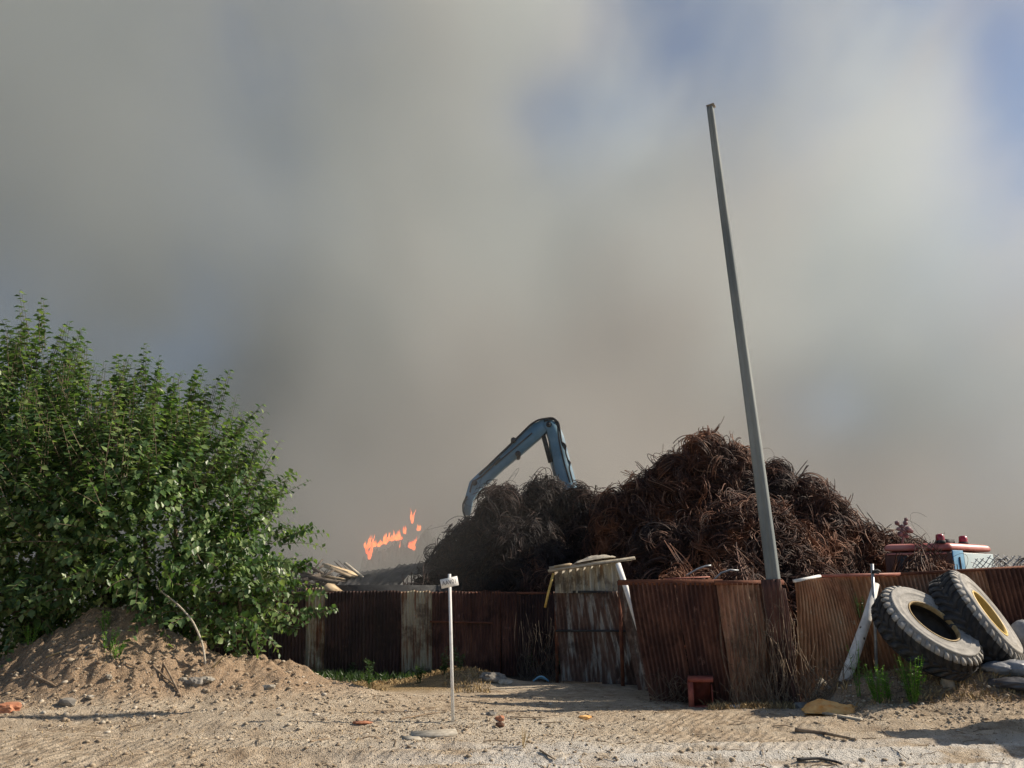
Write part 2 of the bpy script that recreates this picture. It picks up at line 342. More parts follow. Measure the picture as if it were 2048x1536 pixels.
n = 2600; x = rng.uniform(5.0, 9.2, n); y = rng.normal(13.2, .6, n); s = .008+.03*rng.uniform(0, 1, n)**6; stones(mb, x, y, s, .75)
tag(mb.build('gravel', gm.m), 'loose gravel and earth clods strewn over the yard', 'gravel', kind='stuff')

def rock(name, p, size, m, label, cat='stone', group=None, rot=0, tilt=0, sub=2):
    import bmesh
    bm = bmesh.new(); bmesh.ops.create_icosphere(bm, subdivisions=sub+1, radius=1)
    sd = random.uniform(0, 50)
    from mathutils import noise
    for v in bm.verts:
        k = 1+.42*noise.noise(v.co*1.3+Vector((sd, 0, 0)))+.22*noise.noise(v.co*3+Vector((0, sd, 0)))
        v.co = Vector((v.co.x*size[0], v.co.y*size[1], v.co.z*size[2]))*k
        v.co.z = max(min(v.co.z, size[2]*.8), -size[2]*.8)
    me = bpy.data.meshes.new(name); bm.to_mesh(me); bm.free(); me.materials.append(m)
    o = bpy.data.objects.new(name, me); link(o); o.location = (p[0], p[1], p[2]+size[2]*.3); o.rotation_euler = (tilt, 0, rot); tag(o, label, cat, group); return o

# ------------------------------------------------------------------ corrugated fences
def rustmat(name, a, b, c, paint=None, amount=.5, scale=3.0, metal=.1):
    t = NT(name)
    f = t.noise(scale, 6, .68, stretch=(1.6, 1.6, .45)); col = t.ramp(f, [(.3, a), (.5, b), (.72, c)])
    if paint:
        g = t.noise(scale*.9, 5, .65, stretch=(2.2, 2.2, .3)); col = t.mix(t.mr(g, amount-.09, amount+.07), paint+(1,), col)
    bl = t.noise(1.1, 5, .7); col = t.mix(t.mr(bl, .50, .62, 0, .75), col, tuple(k*.38 for k in b)+(1,)); dz = t.noise(3.3, 5, .75); col = t.mix(t.mr(dz, .60, .70, 0, .6), col, tuple(min(k*1.5+.05, .6) for k in c)+(1,))
    sp = t.noise(26, 3, .7); col = t.mix(t.mr(sp, .56, .75, 0, .55), col, tuple(k*.45 for k in b)+(1,))
    t.col(col); t.rough(.8); t.b.inputs['Metallic'].default_value = metal; t.bump(t.noise(70, 3, .7), .3, .004); return t.m
M['rustA'] = rustmat('rusted_sheet', (.045, .020, .017), (.115, .050, .036), (.26, .125, .08), scale=2.2)
M['rustD'] = rustmat('shaded_rusted_sheet', (.022, .014, .014), (.055, .028, .024), (.12, .055, .042), scale=1.8)  # darker copy of the rusted sheet, the back fence's shade put into its colour
M['rustB'] = rustmat('rusted_sheet_bright', (.18, .085, .048), (.44, .235, .13), (.62, .42, .26))
M['rustC'] = rustmat('rusted_sheet_lit', (.17, .085, .055), (.38, .20, .125), (.55, .36, .24))  # brighter copy of the rusted sheet, sunlight put into its colour
M['rustPaint'] = rustmat('flaking_cream_sheet', (.10, .045, .028), (.22, .10, .05), (.34, .19, .10), (.50, .45, .33), .56)
M['whiteSheet'] = rustmat('faded_white_sheet', (.08, .045, .035), (.14, .08, .06), (.25, .18, .14), (.40, .385, .35), .45)
M['creamRib'] = rustmat('cream_ribbed_sheet', (.16, .10, .06), (.30, .20, .12), (.40, .30, .2), (.58, .55, .45), .60)
def sheet(BL, BR, TL, TR, n, amp=.022, rows=16, spp=6, bow=0.0, dent=.03, seed=0, sharp=True, rag=0.0):
    BL, BR, TL, TR = map(np.array, (BL, BR, TL, TR)); K = n*spp+1
    u = np.linspace(0, 1, K)[:, None, None]; v = np.linspace(0, 1, rows)[None, :, None]
    P = BL*(1-u)*(1-v)+BR*u*(1-v)+TL*(1-u)*v+TR*u*v
    nrm = np.cross(BR-BL, TL-BL); nrm /= np.linalg.norm(nrm)
    ph = u[..., 0]*n*2*np.pi; w = np.cos(ph)
    if sharp: w = 2*np.clip((w+1)/2, 0, 1)**1.5-1
    off = amp*w + bow*np.sin(np.pi*v[..., 0])*np.sin(np.pi*u[..., 0])
    off = off + dent*fbm(P[..., 0]*1.0+seed, P[..., 2], 1.4, 3, seed)
    P = P + nrm*off[..., None]
    if rag:
        jag = rag*fbm(u[..., 0]*n*.5+seed*3.1, 0*u[..., 0], 1.0, 3, seed+5); P[:, -1, 2] += jag[:, 0]
    mb = MB(); mb.grid(P); return mb
def fence_root(name, loc, label, group=None): return empty(name, loc, label, 'fence', group)
def panel(root, px0, px1, ytop, Yd, zb, n, m, shift=0, name='panel', lab=None, Y1=None, ytop1=None, **k):
    """one sheet; px at its top edge, shift = how far (photo px) its foot leans to the right"""
    Y1 = Y1 or Yd; ytop1 = ytop1 or ytop
    TL = at(px0, ytop, Yd); TR = at(px1, ytop1, Y1)
    s0, s1 = shift if isinstance(shift, tuple) else (shift, shift)
    def foot(T, Yq, px, s):
        q = at(px+s, 1300, Yq); vx = (px+s-1024)/FPX
        v = Vector((0, Yq, zb)); t = (Yq*cp + (zb-EYE)*sp_); v.x = vx*t; return v
    o = sheet(foot(TL, Yd, px0, s0), foot(TR, Y1, px1, s1), TL, TR, n, seed=random.randint(0, 99), **k).build(name, m, root, smooth=False)
    for f in o.data.polygons: f.use_smooth = True
    if lab: o['label'] = lab
    return o
def rail(root, a, b, w=.06, m='rust', name='rail', h=None):
    mb = MB(); mb.bar(a, b, w, h or w, jit=.004); return mb.build(name, M[m], root)
def post(root, p, z0, z1, w=.07, m='rust'):
    mb = MB(); mb.bar((p[0], p[1], z0), (p[0], p[1], z1), w, w, up=(0, 1, 0)); return mb.build('post', M[m], root)

YB = 20.6
fb = fence_root('corrugated_fence', (at(800, 1300, YB).x, YB, 0), 'long straight back fence of rusty corrugated sheets with one cream panel, behind the white sign')
for (a, b, yt, n, m, lab) in [(380, 540, 1184, 22, 'rustD', None), (540, 612, 1184, 10, 'rustD', None), (612, 652, 1176, 6, 'rustPaint', 'narrow rusty sheet with cream edges'),
        (652, 728, 1183, 11, 'rustD', None), (728, 803, 1182, 11, 'rustD', None), (803, 865, 1182, 10, 'rustPaint', 'cream sheet streaked with rust'),
        (865, 945, 1183, 12, 'rustA', None), (945, 1002, 1182, 9, 'rustA', None), (1002, 1034, 1185, 5, 'rustA', None), (1034, 1112, 1190, 12, 'rustD', None)]:
    panel(fb, a, b-1, yt, YB+random.uniform(-.02, .02), .0, n, M[m], shift=random.uniform(-3, 4), lab=lab, amp=.030, dent=.05, rag=.035)
rail(fb, at(380, 1186, YB+.07), at(1100, 1186, YB+.07)); rail(fb, at(860, 1243, YB-.05), at(985, 1246, YB-.05), .045)
for px in (470, 640, 805, 867, 1000, 1100): post(fb, (at(px, 1200, YB+.12).x, YB+.12), -.1, 1.95)

# leaning white-painted stretch
fw = fence_root('leaning_fence', (at(1190, 1300, 18.2).x, 18.2, 0), 'leaning fence stretch of faded white corrugated sheets under the plank roof')
panel(fw, 1109, 1172, 1183, 18.6, .05, 9, M['whiteSheet'], shift=(16, 34), lab=None, Y1=18.1, amp=.036, dent=.04)
panel(fw, 1173, 1234, 1183, 18.1, .02, 8, M['whiteSheet'], shift=(34, 62), Y1=17.4, amp=.036, dent=.04)
panel(fw, 1234, 1264, 1162, 16.6, .05, 4, M['whiteSheet'], shift=(44, 50), Y1=16.2, amp=.022, dent=.02, lab='narrow bluish sheet leaning at the end')
rail(fw, at(1108, 1184, 18.66), at(1234, 1184, 17.5), .05, 'darkmetal'); rail(fw, at(1112, 1262, 18.5), at(1250, 1262, 17.35), .04, 'darkmetal')
post(fw, (at(1112, 1200, 18.8).x, 18.8), -.1, 1.95); post(fw, (at(1240, 1200, 17.2).x, 17.2), -.1, 2.0)

# front fence, up to the pole
ff = fence_root('front_fence', (at(1420, 1390, 15).x, 15.0, 0), 'front fence of brown rusty corrugated sheets left of the tall pole')
Yf = lambda px: 15.35 - (px-1240)/(1575-1240)*.85
for (a, b, n, m, sh, ya, yb) in [(1258, 1352, 10, 'rustA', (46, 40), 15.3, 14.85), (1352, 1440, 9, 'rustA', (40, 36), 14.85, 14.5), (1430, 1556, 12, 'rustC', (36, 30), 14.42, 14.72)]:
    panel(ff, a, b-1, 1166, ya, -.05, n, M[m], shift=sh, Y1=yb, amp=.042, dent=.05)
rail(ff, at(1236, 1165, 15.42), at(1445, 1165, 14.50), .05, 'rust', h=.10); rail(ff, at(1430, 1166, 14.40), at(1566, 1165, 14.76), .05, 'rust', h=.08)
rail(ff, at(1300, 1290, 15.4), at(1440, 1300, 14.75), .05)
for px in (1350, 1440): post(ff, (at(px, 1250, Yf(px)+.14).x, Yf(px)+.14), -.1, 2.0)

# right fence behind the tyres
fr = fence_root('bent_fence', (at(1800, 1340, 14.9).x, 14.9, .3), 'bent rusty corrugated fence fanning out behind the two big tyres')
panel(fr, 1591, 1700, 1160, 14.62, .1, 22, M['rustB'], shift=(4, 62), Y1=14.95, ytop1=1152, amp=.050, dent=.08, bow=.16, rows=22, lab='bent sheet with its ridges fanned out')
panel(fr, 1700, 1790, 1152, 14.97, .2, 10, M['rustB'], shift=(62, 64), Y1=15.0, ytop1=1149, amp=.042, dent=.03)
panel(fr, 1790, 1885, 1149, 15.0, .2, 11, M['rustC'], shift=(60, 66), Y1=15.0, ytop1=1143, amp=.042, dent=.03)
panel(fr, 1885, 1975, 1143, 15.0, .2, 11, M['rustC'], shift=(66, 70), Y1=15.02, ytop1=1139, amp=.042, dent=.03)
panel(fr, 1966, 2110, 1139, 14.96, .2, 15, M['rustA'], shift=(70, 70), Y1=15.05, ytop1=1131, amp=.042, dent=.04)
for (a, b, y0, y1) in ((2108, 2215, 1132, 1127), (2213, 2330, 1127, 1121), (2328, 2450, 1121, 1115)): panel(fr, a, b, y0, 15.04, .1, 13, M['rustA'], shift=(70, 70), Y1=15.04, ytop1=y1, amp=.042, dent=.04)
M['salmon'] = simple('faded_red_paint', (.30, .10, .07), (.45, .18, .13), 5, .6, .2)
rail(fr, at(1588, 1162, 14.6), at(1640, 1152, 14.86), .06, 'whitepaint', h=.05); rail(fr, at(1640, 1152, 14.86), at(1800, 1148, 14.97), .05, 'salmon')
rail(fr, at(1800, 1148, 14.97), at(2120, 1130, 15.02), .05, 'rust')

# ------------------------------------------------------------------ pole
def pole():
    b = at(1579, 1402, 14.40); b.z = -.4; top = at(1422, 213, 14.40)
    root = empty('concrete_pole', (b.x, b.y, 0), 'tall leaning square concrete pole rising behind the fence corner', 'pole')
    d = (top-b).normalized(); L = (top-b).length
    x = Vector((math.cos(R(-30)), math.sin(R(-30)), 0)); x = (x - d*x.dot(d)).normalized(); y = d.cross(x)
    # square section with chamfered arrises and a shallow groove on one face
    prof = [(-1, -.80), (-.80, -1), (-.25, -1), (-.2, -.93), (.2, -.93), (.25, -1), (.80, -1), (1, -.80), (1, .8), (.8, 1), (-.8, 1), (-1, .8)]
    K = 60; V = np.zeros((K, len(prof), 3))
    for i in range(K):
        k = i/(K-1); h = .116*(1-k)+.061*k; c = b+d*L*k + x*(.02*math.sin(k*5))
        if abs(k-.61) < .012: h *= 1.03
        for j, (p, q) in enumerate(prof): V[i, j] = c + x*p*h*(1.0) + y*q*h
    mb = MB(); n = len(prof); idx = np.arange(K*n).reshape(K, n)
    A = idx[:-1]; B = np.roll(A, -1, 1); D = idx[1:]; C = np.roll(D, -1, 1); mb.add(V, np.stack([A, B, C, D], -1).reshape(-1, 4), [(idx[-1, 0], idx[-1, j], idx[-1, j+1]) for j in range(1, n-1)])
    mb.build('shaft', M['concrete'], root)
    m2 = MB(); c = b+d*(L+.004); m2.box(c, (.16, .16, .02), Matrix((x, y, d)).transposed()); m2.build('cap', M['greystone'], root)
    for (nm, u0, u1, sy, zt, zb) in (('rusty_sleeve', -.17, .17, -1, 2.06, -.1), ('rusty_sleeve', -.17, .17, 1, 1.9, -.1)):
        k0, k1 = (zb+.4)/(top.z+.4), (zt+.4)/(top.z+.4); q0 = b+(top-b)*k0; q1 = b+(top-b)*k1
        ms = MB(); of = y*sy*.150; nseg = 10; V = []
        for kk in range(nseg+1):
            q = q0+(q1-q0)*kk/nseg+of
            V.append([tuple(q+x*uu*(1+.03*math.sin(kk*1.7))+y*(.014*math.cos(uu*75)+.010*math.sin(kk*2.1))) for uu in np.linspace(u0, u1, 25)])
        ms.grid(np.array(V)); so_ = ms.build(nm, M['rustA'], root, smooth=True); md = so_.modifiers.new('s', 'SOLIDIFY'); md.thickness = .006
    m3 = MB(); c = at(1553, 1162, 14.25); m3.tubes(np.array([c+Vector((-.02, 0, 0)), c+Vector((.05, -.03, 0))]), .018, 8, True); m3.build('bolt', M['darkmetal'], root)
pole()

# ------------------------------------------------------------------ white sign
def sign():
    b = on(907, 1444); b.z = gz(b.x, b.y)
    root = empty('sign_stake', b, 'small white number plate nailed to a thin white wooden stake in the gravel', 'sign')
    top = at(899, 1148, b.y); mb = MB(); mb.bar(b-Vector((0, 0, .15)), top, .044, .03, up=(0, 1, 0)); mb.build('stake', M['whitepaint'], root)
    mb = MB(); c = at(898.5, 1165, b.y-.028); a = at(881.5, 1168.5, b.y-.028); e = at(916, 1161, b.y-.028); d = (e-a).normalized(); mb.bar(a, e, .012, .135, up=(0, 0, 1))
    pl = mb.build('plate', M['whitepaint'], root)
    ang = math.atan2(d.z, d.x)
    cu = bpy.data.curves.new('lettering', 'FONT'); cu.body = 'AAV01'; cu.size = .082; cu.extrude = .0015; cu.align_x = 'CENTER'; cu.align_y = 'CENTER'; cu.space_character = 1.0
    to = bpy.data.objects.new('lettering', cu); link(to); dg = bpy.context.evaluated_depsgraph_get(); me = bpy.data.meshes.new_from_object(to.evaluated_get(dg)); bpy.data.objects.remove(to)
    me.materials.clear(); me.materials.append(simple('grey_lettering', (.10, .10, .095), (.16, .155, .15), 20, .8, 0))
    lo = bpy.data.objects.new('lettering', me); link(lo); lo.parent = pl
    pos = (a+e)/2 + Vector((0, -.0085, 0)) - root.location
    lo.location = pos; lo.rotation_euler = Matrix.Rotation(-ang, 4, 'Y').to_3x3().to_4x4().to_euler(); lo.rotation_euler = (Matrix.Rotation(-ang, 4, 'Y') @ Matrix.Rotation(R(90), 4, 'X')).to_euler(); lo.scale = (.92, 1.1, 1)
sign()

# ------------------------------------------------------------------ big tyres
def tyre_mat():
    t = NT('dusty_rubber'); f = t.noise(5, 5, .6)
    c = t.ramp(f, [(.3, (.22, .212, .195)), (.7, (.44, .42, .385))]); g = t.noise(30, 4, .7)
    c = t.mix(t.mr(g, .5, .75, 0, .5), c, (.11, .105, .10, 1)); t.col(c); t.rough(.85); t.b.inputs['Specular IOR Level'].default_value = .25; t.bump(t.noise(45, 4, .7), .35, .006); return t.m
M['rubber'] = tyre_mat(); M['tread'] = simple('dark_rubber', (.025, .026, .028), (.06, .06, .062), 6, .75, .4)
M['yellow'] = simple('yellow_rim_paint', (.42, .27, .06), (.68, .48, .15), 4, .5, .2, stops=(.3, .5)); M['rimrust'] = simple('rusty_rim', (.22, .14, .06), (.48, .36, .18), 8, .7, .3)
def tyre(c, n, Ro, Ri, W, label, rim):
    n = Vector(n).normalized(); c = Vector(c); root = empty('loader_tyre', c, label, 'tyre', 'big tyres leaning on the right fence')
    # n points out of the near face, whose centre is c
    pr = [(Ri, -.02), (Ri+.02, .0), (Ri+.035, .012), (Ri+.05, .004), (Ri+.075, .0), (Ri+.09, .014), (Ri+.11, .006), (Ri+.17, .02), (Ri+.18, .035), (Ri+.195, .022)]
    mid = (Ri+Ro)/2+.08
    pr += [(mid-.02, .028), (mid, .040), (mid+.02, .020), (Ro-.13, -.0), (Ro-.085, -.035), (Ro-.055, -.09)]
    back = [(r, -W-(a)) for (r, a) in reversed(pr)]
    mb = MB(); mb.lathe(pr, c, n, 96); mb.build('sidewall', M['rubber'], root, smooth=True)
    mb = MB(); mb.lathe([(Ro-.055, -.09), (Ro-.04, -.14), (Ro-.03, -W/2), (Ro-.04, -W+.14), (Ro-.055, -W+.09)]+back[1:], c, n, 72); mb.build('carcass', M['tread'], root, smooth=True)
    mb = MB(); mb.lathe([(Ri+.01, -.02), (Ri+.06, -.16), (Ro-.22, -W/2), (Ri+.06, -W+.16), (Ri+.01, -W+.02)], c, n, 48); mb.build('inner_lining', M['tread'], root, smooth=True)
    u = n.orthogonal().normalized(); w = n.cross(u)
    def pt(a, r, z): return c + (u*math.cos(a)+w*math.sin(a))*r + n*z
    for side in (0, 1):
        mb = MB(); mb2 = MB(); N = 34
        for i in range(N):
            a0 = (i+.5*side)/N*2*math.pi; wd_ = 2*math.pi/N*.60
            # each lug sweeps from the shoulder to the centre line
            secs = [(.010, Ro-.26, -.05, .42), (.002, Ro-.13, -.01, .62), (-.020, Ro-.05, .03, .8), (-.075, Ro-.008, .05, .9), (-.16, Ro, .10, .95), (-W/2-.03, Ro+.004, .27, .8)]
            for dst, sec in ((mb, secs[:4]), (mb2, secs[3:])):
                V = []
                for (z, r, da, kw) in sec:
                    zz = z if side == 0 else -W-z
                    a = a0+da; hw = wd_*kw/2*random.uniform(.88, 1.08); dep = .05; rj = r-random.uniform(0, .012)
                    V += [pt(a-hw, rj, zz), pt(a+hw, rj, zz), pt(a+hw*1.15, r-dep, zz), pt(a-hw*1.15, r-dep, zz)]
                q = []; ns = len(sec)
                for k in range(ns-1):
                    for jj in range(4): q.append((4*k+jj, 4*k+(jj+1) % 4, 4*k+4+(jj+1) % 4, 4*k+4+jj))
                q += [(0, 1, 2, 3), (4*ns-4, 4*ns-3, 4*ns-2, 4*ns-1)]
                dst.add([tuple(p) for p in V], q)
        mb.build('shoulder_lugs', M['rubber'] if side == 0 else M['tread'], root); mb2.build('tread', M['tread'], root)  # lugs past the shoulder use dark rubber, their shade put into the colour
    if rim == 'yellow':
        mb = MB(); mb.lathe([(Ri+.012, .012), (Ri-.005, .02), (Ri-.02, .01), (Ri-.03, -.03), (Ri-.035, -.10), (Ri-.04, -.17), (Ri-.03, -.17)], c, n, 72); mb.build('rim', M['yellow'], root, smooth=True)
    else:
        mb = MB(); mb.lathe([(Ri+.012, .010), (Ri-.0, .02), (Ri-.012, .01), (Ri-.018, -.03), (Ri-.01, -.06)], c, n, 72); mb.build('rim', M['rimrust'], root, smooth=True)
    return root
tyre(at(1868, 1242, 13.55), (.35, -.62, .70), .865, .42, .47, 'big grey loader tyre with an open dark hole, leaning beside the whitewashed plank', 'dark')
tyre(at(1979, 1226, 14.1), (.67, -.56, .49), .88, .41, .54, 'big grey loader tyre with a yellow rim, the rearmost of the pair by the fence', 'yellow')

# ------------------------------------------------------------------ scrap wire heaps
def wiremat(name, stops, orange=.5):
    t = NT(name); r = t.geo.outputs['Random Per Island']; big = t.noise(.75, 3, .6)
    c = t.ramp(r, stops); c = t.mix(t.mr(big, .53, .62, 0, orange), c, (.30, .12, .055, 1)); c = t.mix(t.mr(big, .46, .33, 0, .75), c, (.035, .028, .028, 1))
    t.col(c); t.rough(.7); t.b.inputs['Metallic'].default_value = .15; t.b.inputs['Specular IOR Level'].default_value = .35; return t.m
M['wireR'] = wiremat('rusty_wire', [(0, (.04, .024, .02)), (.5, (.075, .036, .026)), (.85, (.15, .066, .04)), (1, (.30, .19, .13))])
M['wireL'] = wiremat('dark_wire', [(0, (.010, .009, .010)), (.6, (.022, .016, .016)), (1, (.07, .04, .032))], .06)
M['core'] = simple('heap_core', (.010, .008, .008), (.045, .026, .02), 2.2, .95, .6, bd=.05)
def heap(name, label, blobs, Yc, nb, mat, strays=40, seed=1, rs=(.16, .50), long_=60):
    """blobs: (px, py of top, half width px, Y offset)"""
    g = np.random.default_rng(seed); E = []
    for (px, py, hw, dy) in blobs:
        Yq = Yc+dy; p = at(px, py, Yq); q = at(px+hw, py, Yq); r = (q-p).length
        E.append((p.x, Yq, 0.0, r, max(r*1.0, 1.1), p.z*1.0))
    root = empty(name, (np.mean([e[0] for e in E]), Yc, 0), label, 'scrap heap')
    Ea = np.array(E)
    mb = MB()
    for (cx, cy_, cz, rx, ry, rz) in E:
        a = np.linspace(0, 2*np.pi, 49)[:, None]; ph = np.linspace(-.1, np.pi/2, 26)[None]
        sxy = np.sign(np.cos(ph))*np.abs(np.cos(ph))**.75; k = .90+.10*fbm(a*3+cx, ph*6+0*a, 1.5, 3, seed)
        mb.grid(np.stack([cx+rx*sxy*np.cos(a)*k, cy_+ry*sxy*np.sin(a)*k, (rz-.12)*np.sin(ph)*k+0*a], -1))
    mb.build('heap_core', M['core'], root, smooth=True)
    def surf(n):
        w = Ea[:, 5]*(Ea[:, 3]+Ea[:, 4]); idx = g.choice(len(E), n*3, p=w/w.sum()); e = Ea[idx]
        a = g.uniform(0, 2*np.pi, n*3); ph = np.arcsin(g.uniform(0.05, 1, n*3)**1.0)
        c = np.cos(ph)**.75
        P = np.stack([e[:, 0]+e[:, 3]*c*np.cos(a), e[:, 1]+e[:, 4]*c*np.sin(a), e[:, 5]*np.sin(ph)], -1)
        Nn = np.stack([c*np.cos(a)/e[:, 3], c*np.sin(a)/e[:, 4], np.sin(ph)/e[:, 5]], -1); Nn /= np.linalg.norm(Nn, axis=1, keepdims=True)
        ok = np.ones(len(P), bool)
        for k in range(len(E)):
            d = ((P[:, 0]-Ea[k, 0])/Ea[k, 3])**2+((P[:, 1]-Ea[k, 1])/Ea[k, 4])**2+(P[:, 2]/Ea[k, 5])**2
            ok &= (d > .93)
        ok &= (P[:, 1] < Yc+1.5) | (g.uniform(0, 1, len(P)) < .45)
        return P[ok][:n], Nn[ok][:n]
    P, Nn = surf(nb); n = len(P)
    K = 15; t = np.linspace(0, 1, K)
    # coils of springy wire lying on the slope, several strands to a bundle
    ax = g.normal(0, 1, (n, 3)); u = np.cross(ax, Nn); u /= np.linalg.norm(u, axis=1, keepdims=True)
    v = np.cross(Nn, u); v = v*g.uniform(.3, 1, (n, 1))+Nn*g.uniform(-.1, 1.0, (n, 1)); v /= np.linalg.norm(v, axis=1, keepdims=True)
    r = g.uniform(rs[0], rs[1], n); a0 = g.uniform(0, 6.28, n); arc = g.uniform(2.2, 6.0, n)
    mb = MB()
    S = 6; paths = []
    for s_ in range(S):
        dr = r*(1+g.normal(0, .09, n)); sh = g.normal(0, .03, (n, 1, 3)); A = a0[:, None]+g.normal(0, .12, (n, 1))+arc[:, None]*t[None]*g.uniform(.8, 1.1, (n, 1))
        drift = g.normal(0, .10, (n, 3))
        Q = P[:, None]+Nn[:, None]*.02+sh+dr[:, None, None]*(np.cos(A)[..., None]*u[:, None]+np.sin(A)[..., None]*v[:, None])*(1-.25*t[None, :, None]*g.uniform(0, 1, (n, 1, 1))) + drift[:, None]*t[None, :, None]
        paths.append(Q)
    Q = np.concatenate(paths); keep = Q[:, :, 2].min(1) > -.1; Q = Q[keep]
    mb.tubes(Q, g.uniform(.006, .0135, len(Q)), 3)
    # long gently sagging strands down the slope
    if long_:
        P2, N2 = surf(long_); n2 = len(P2); dn = np.array([0, 0, -1.0])-N2*(-N2[:, 2:3]); dn /= np.linalg.norm(dn, axis=1, keepdims=True)+1e-6
        sd = np.cross(dn, N2); dirn = dn+sd*g.normal(0, .9, (n2, 1)); dirn /= np.linalg.norm(dirn, axis=1, keepdims=True)
        for s_ in range(7):
            L = g.uniform(.7, 1.7, (n2, 1, 1)); off = g.normal(0, .05, (n2, 1, 3))
            Q = P2[:, None]+off+dirn[:, None]*L*(t[None, :, None]-.5)+N2[:, None]*(.10+.22*np.sin(np.pi*t)[None, :, None]*g.uniform(0, 1, (n2, 1, 1)))+sd[:, None]*(.12*np.sin(4*t+s_*.2)[None, :, None])
            mb.tubes(Q, g.uniform(.007, .014, n2), 3)
    mb.build('wire_tangle', M[mat], root)
    if strays:
        P3, N3 = surf(strays*2); m = (N3[:, 2] > .25) | (np.abs(N3[:, 0]) > .6); P3, N3 = P3[m][:strays], N3[m][:strays]; n3 = len(P3); K2 = 26; t2 = np.linspace(0, 1, K2)
        u3 = g.normal(0, 1, (n3, 3)); u3 /= np.linalg.norm(u3, axis=1, keepdims=True); v3 = np.cross(u3, N3)
        r3 = g.uniform(.15, .45, (n3, 1, 1)); A = g.uniform(0, 6, (n3, 1))+t2[None]*g.uniform(4, 11, (n3, 1))
        Q = P3[:, None]+N3[:, None]*(r3*.9+.5*t2[None, :, None]*g.uniform(0, 1, (n3, 1, 1)))+r3*(np.cos(A)[..., None]*u3[:, None]+np.sin(A)[..., None]*v3[:, None]*.8)
        mb = MB(); mb.tubes(Q, .0045, 3); mb.build('stray_wire', M[mat], root)
    for ch in root.children:
        if ch.name.startswith(('wire_tangle', 'stray_wire')): ch['kind'] = 'stuff'
    return root
heap('wire_heap', 'dark heap of coiled scrap wire below the blue excavator arm', [(893, 1098, 42, 0), (935, 1052, 62, 0), (1000, 982, 66, 0), (1092, 966, 74, .3), (1150, 985, 60, 0), (1195, 1004, 55, -.2), (1050, 1050, 130, -.6), (960, 1110, 90, -.4)], 24.0, 1900, 'wireL', 30, 3, rs=(.12, .42), long_=25)
heap('wire_heap', 'tallest rust brown heap of tangled scrap wire behind the tall pole', [(1228, 1000, 50, .6), (1282, 970, 58, .2), (1345, 922, 62, 0), (1405, 878, 66, 0), (1468, 905, 72, 0), (1545, 945, 74, 0), (1618, 972, 66, -.2), (1655, 1010, 50, 0), (1480, 1010, 170, -1.0), (1330, 1060, 100, -.9), (1620, 1060, 90, -.8), (1712, 1062, 58, -.2), (1778, 1082, 50, 0), (1828, 1100, 34, .2), (1560, 1100, 130, -1.6)], 21.5, 5200, 'wireR', 110, 5, rs=(.10, .40), long_=55)
heap('wire_heap', 'small brown tangle of wire spilling over the fence beside the plank roof', [(1070, 1128, 34, 0), (1092, 1152, 30, -.2), (1052, 1160, 26, 0)], 22.0, 260, 'wireR', 0, 8, rs=(.1, .25), long_=12)
heap('wire_heap', 'low rusty wire tangle lying along the top of the front fence', [(1350, 1150, 36, 0), (1400, 1156, 50, 0), (1500, 1152, 55, .0), (1460, 1135, 40, .4)], 16.6, 330, 'wireR', 14, 9, rs=(.08, .24), long_=26)
heap('scrap_heap', 'low dark scrap pile between the shed roof and the wire heap', [(862, 1150, 26, 0), (885, 1142, 30, 0), (840, 1160, 24, 0)], 23.0, 150, 'wireL', 0, 12, rs=(.08, .25), long_=10)

# bent pale rods lying on the tangle
mb = MB(); P = [at(1373, 1151, 15.6), at(1395, 1138, 15.6), at(1412, 1132, 15.6), at(1422, 1131, 15.6)]; mb.tubes(np.array(P), .018, 5, True); tag(mb.build('bent_rod', M['galv'], local=P[0]), 'pale bent metal rod poking up above the front fence, the left one of two', 'rod')
mb = MB(); P = [at(1425, 1163, 15.4), at(1442, 1146, 15.4), at(1460, 1140, 15.4), at(1477, 1141, 15.4)]; mb.tubes(np.array(P), .018, 5, True); tag(mb.build('bent_rod', M['galv'], local=P[0]), 'pale curved metal rod above the front fence, nearer the pole', 'rod')
mb = MB(); P = [at(1330, 1158, 15.5), at(1372, 1156, 15.5), at(1420, 1154, 15.5)]; mb.tubes(np.array(P), .014, 5, True); tag(mb.build('metal_bar', M['salmon'], local=P[0]), 'thin straight reddish bar resting on the front fence top', 'bar')

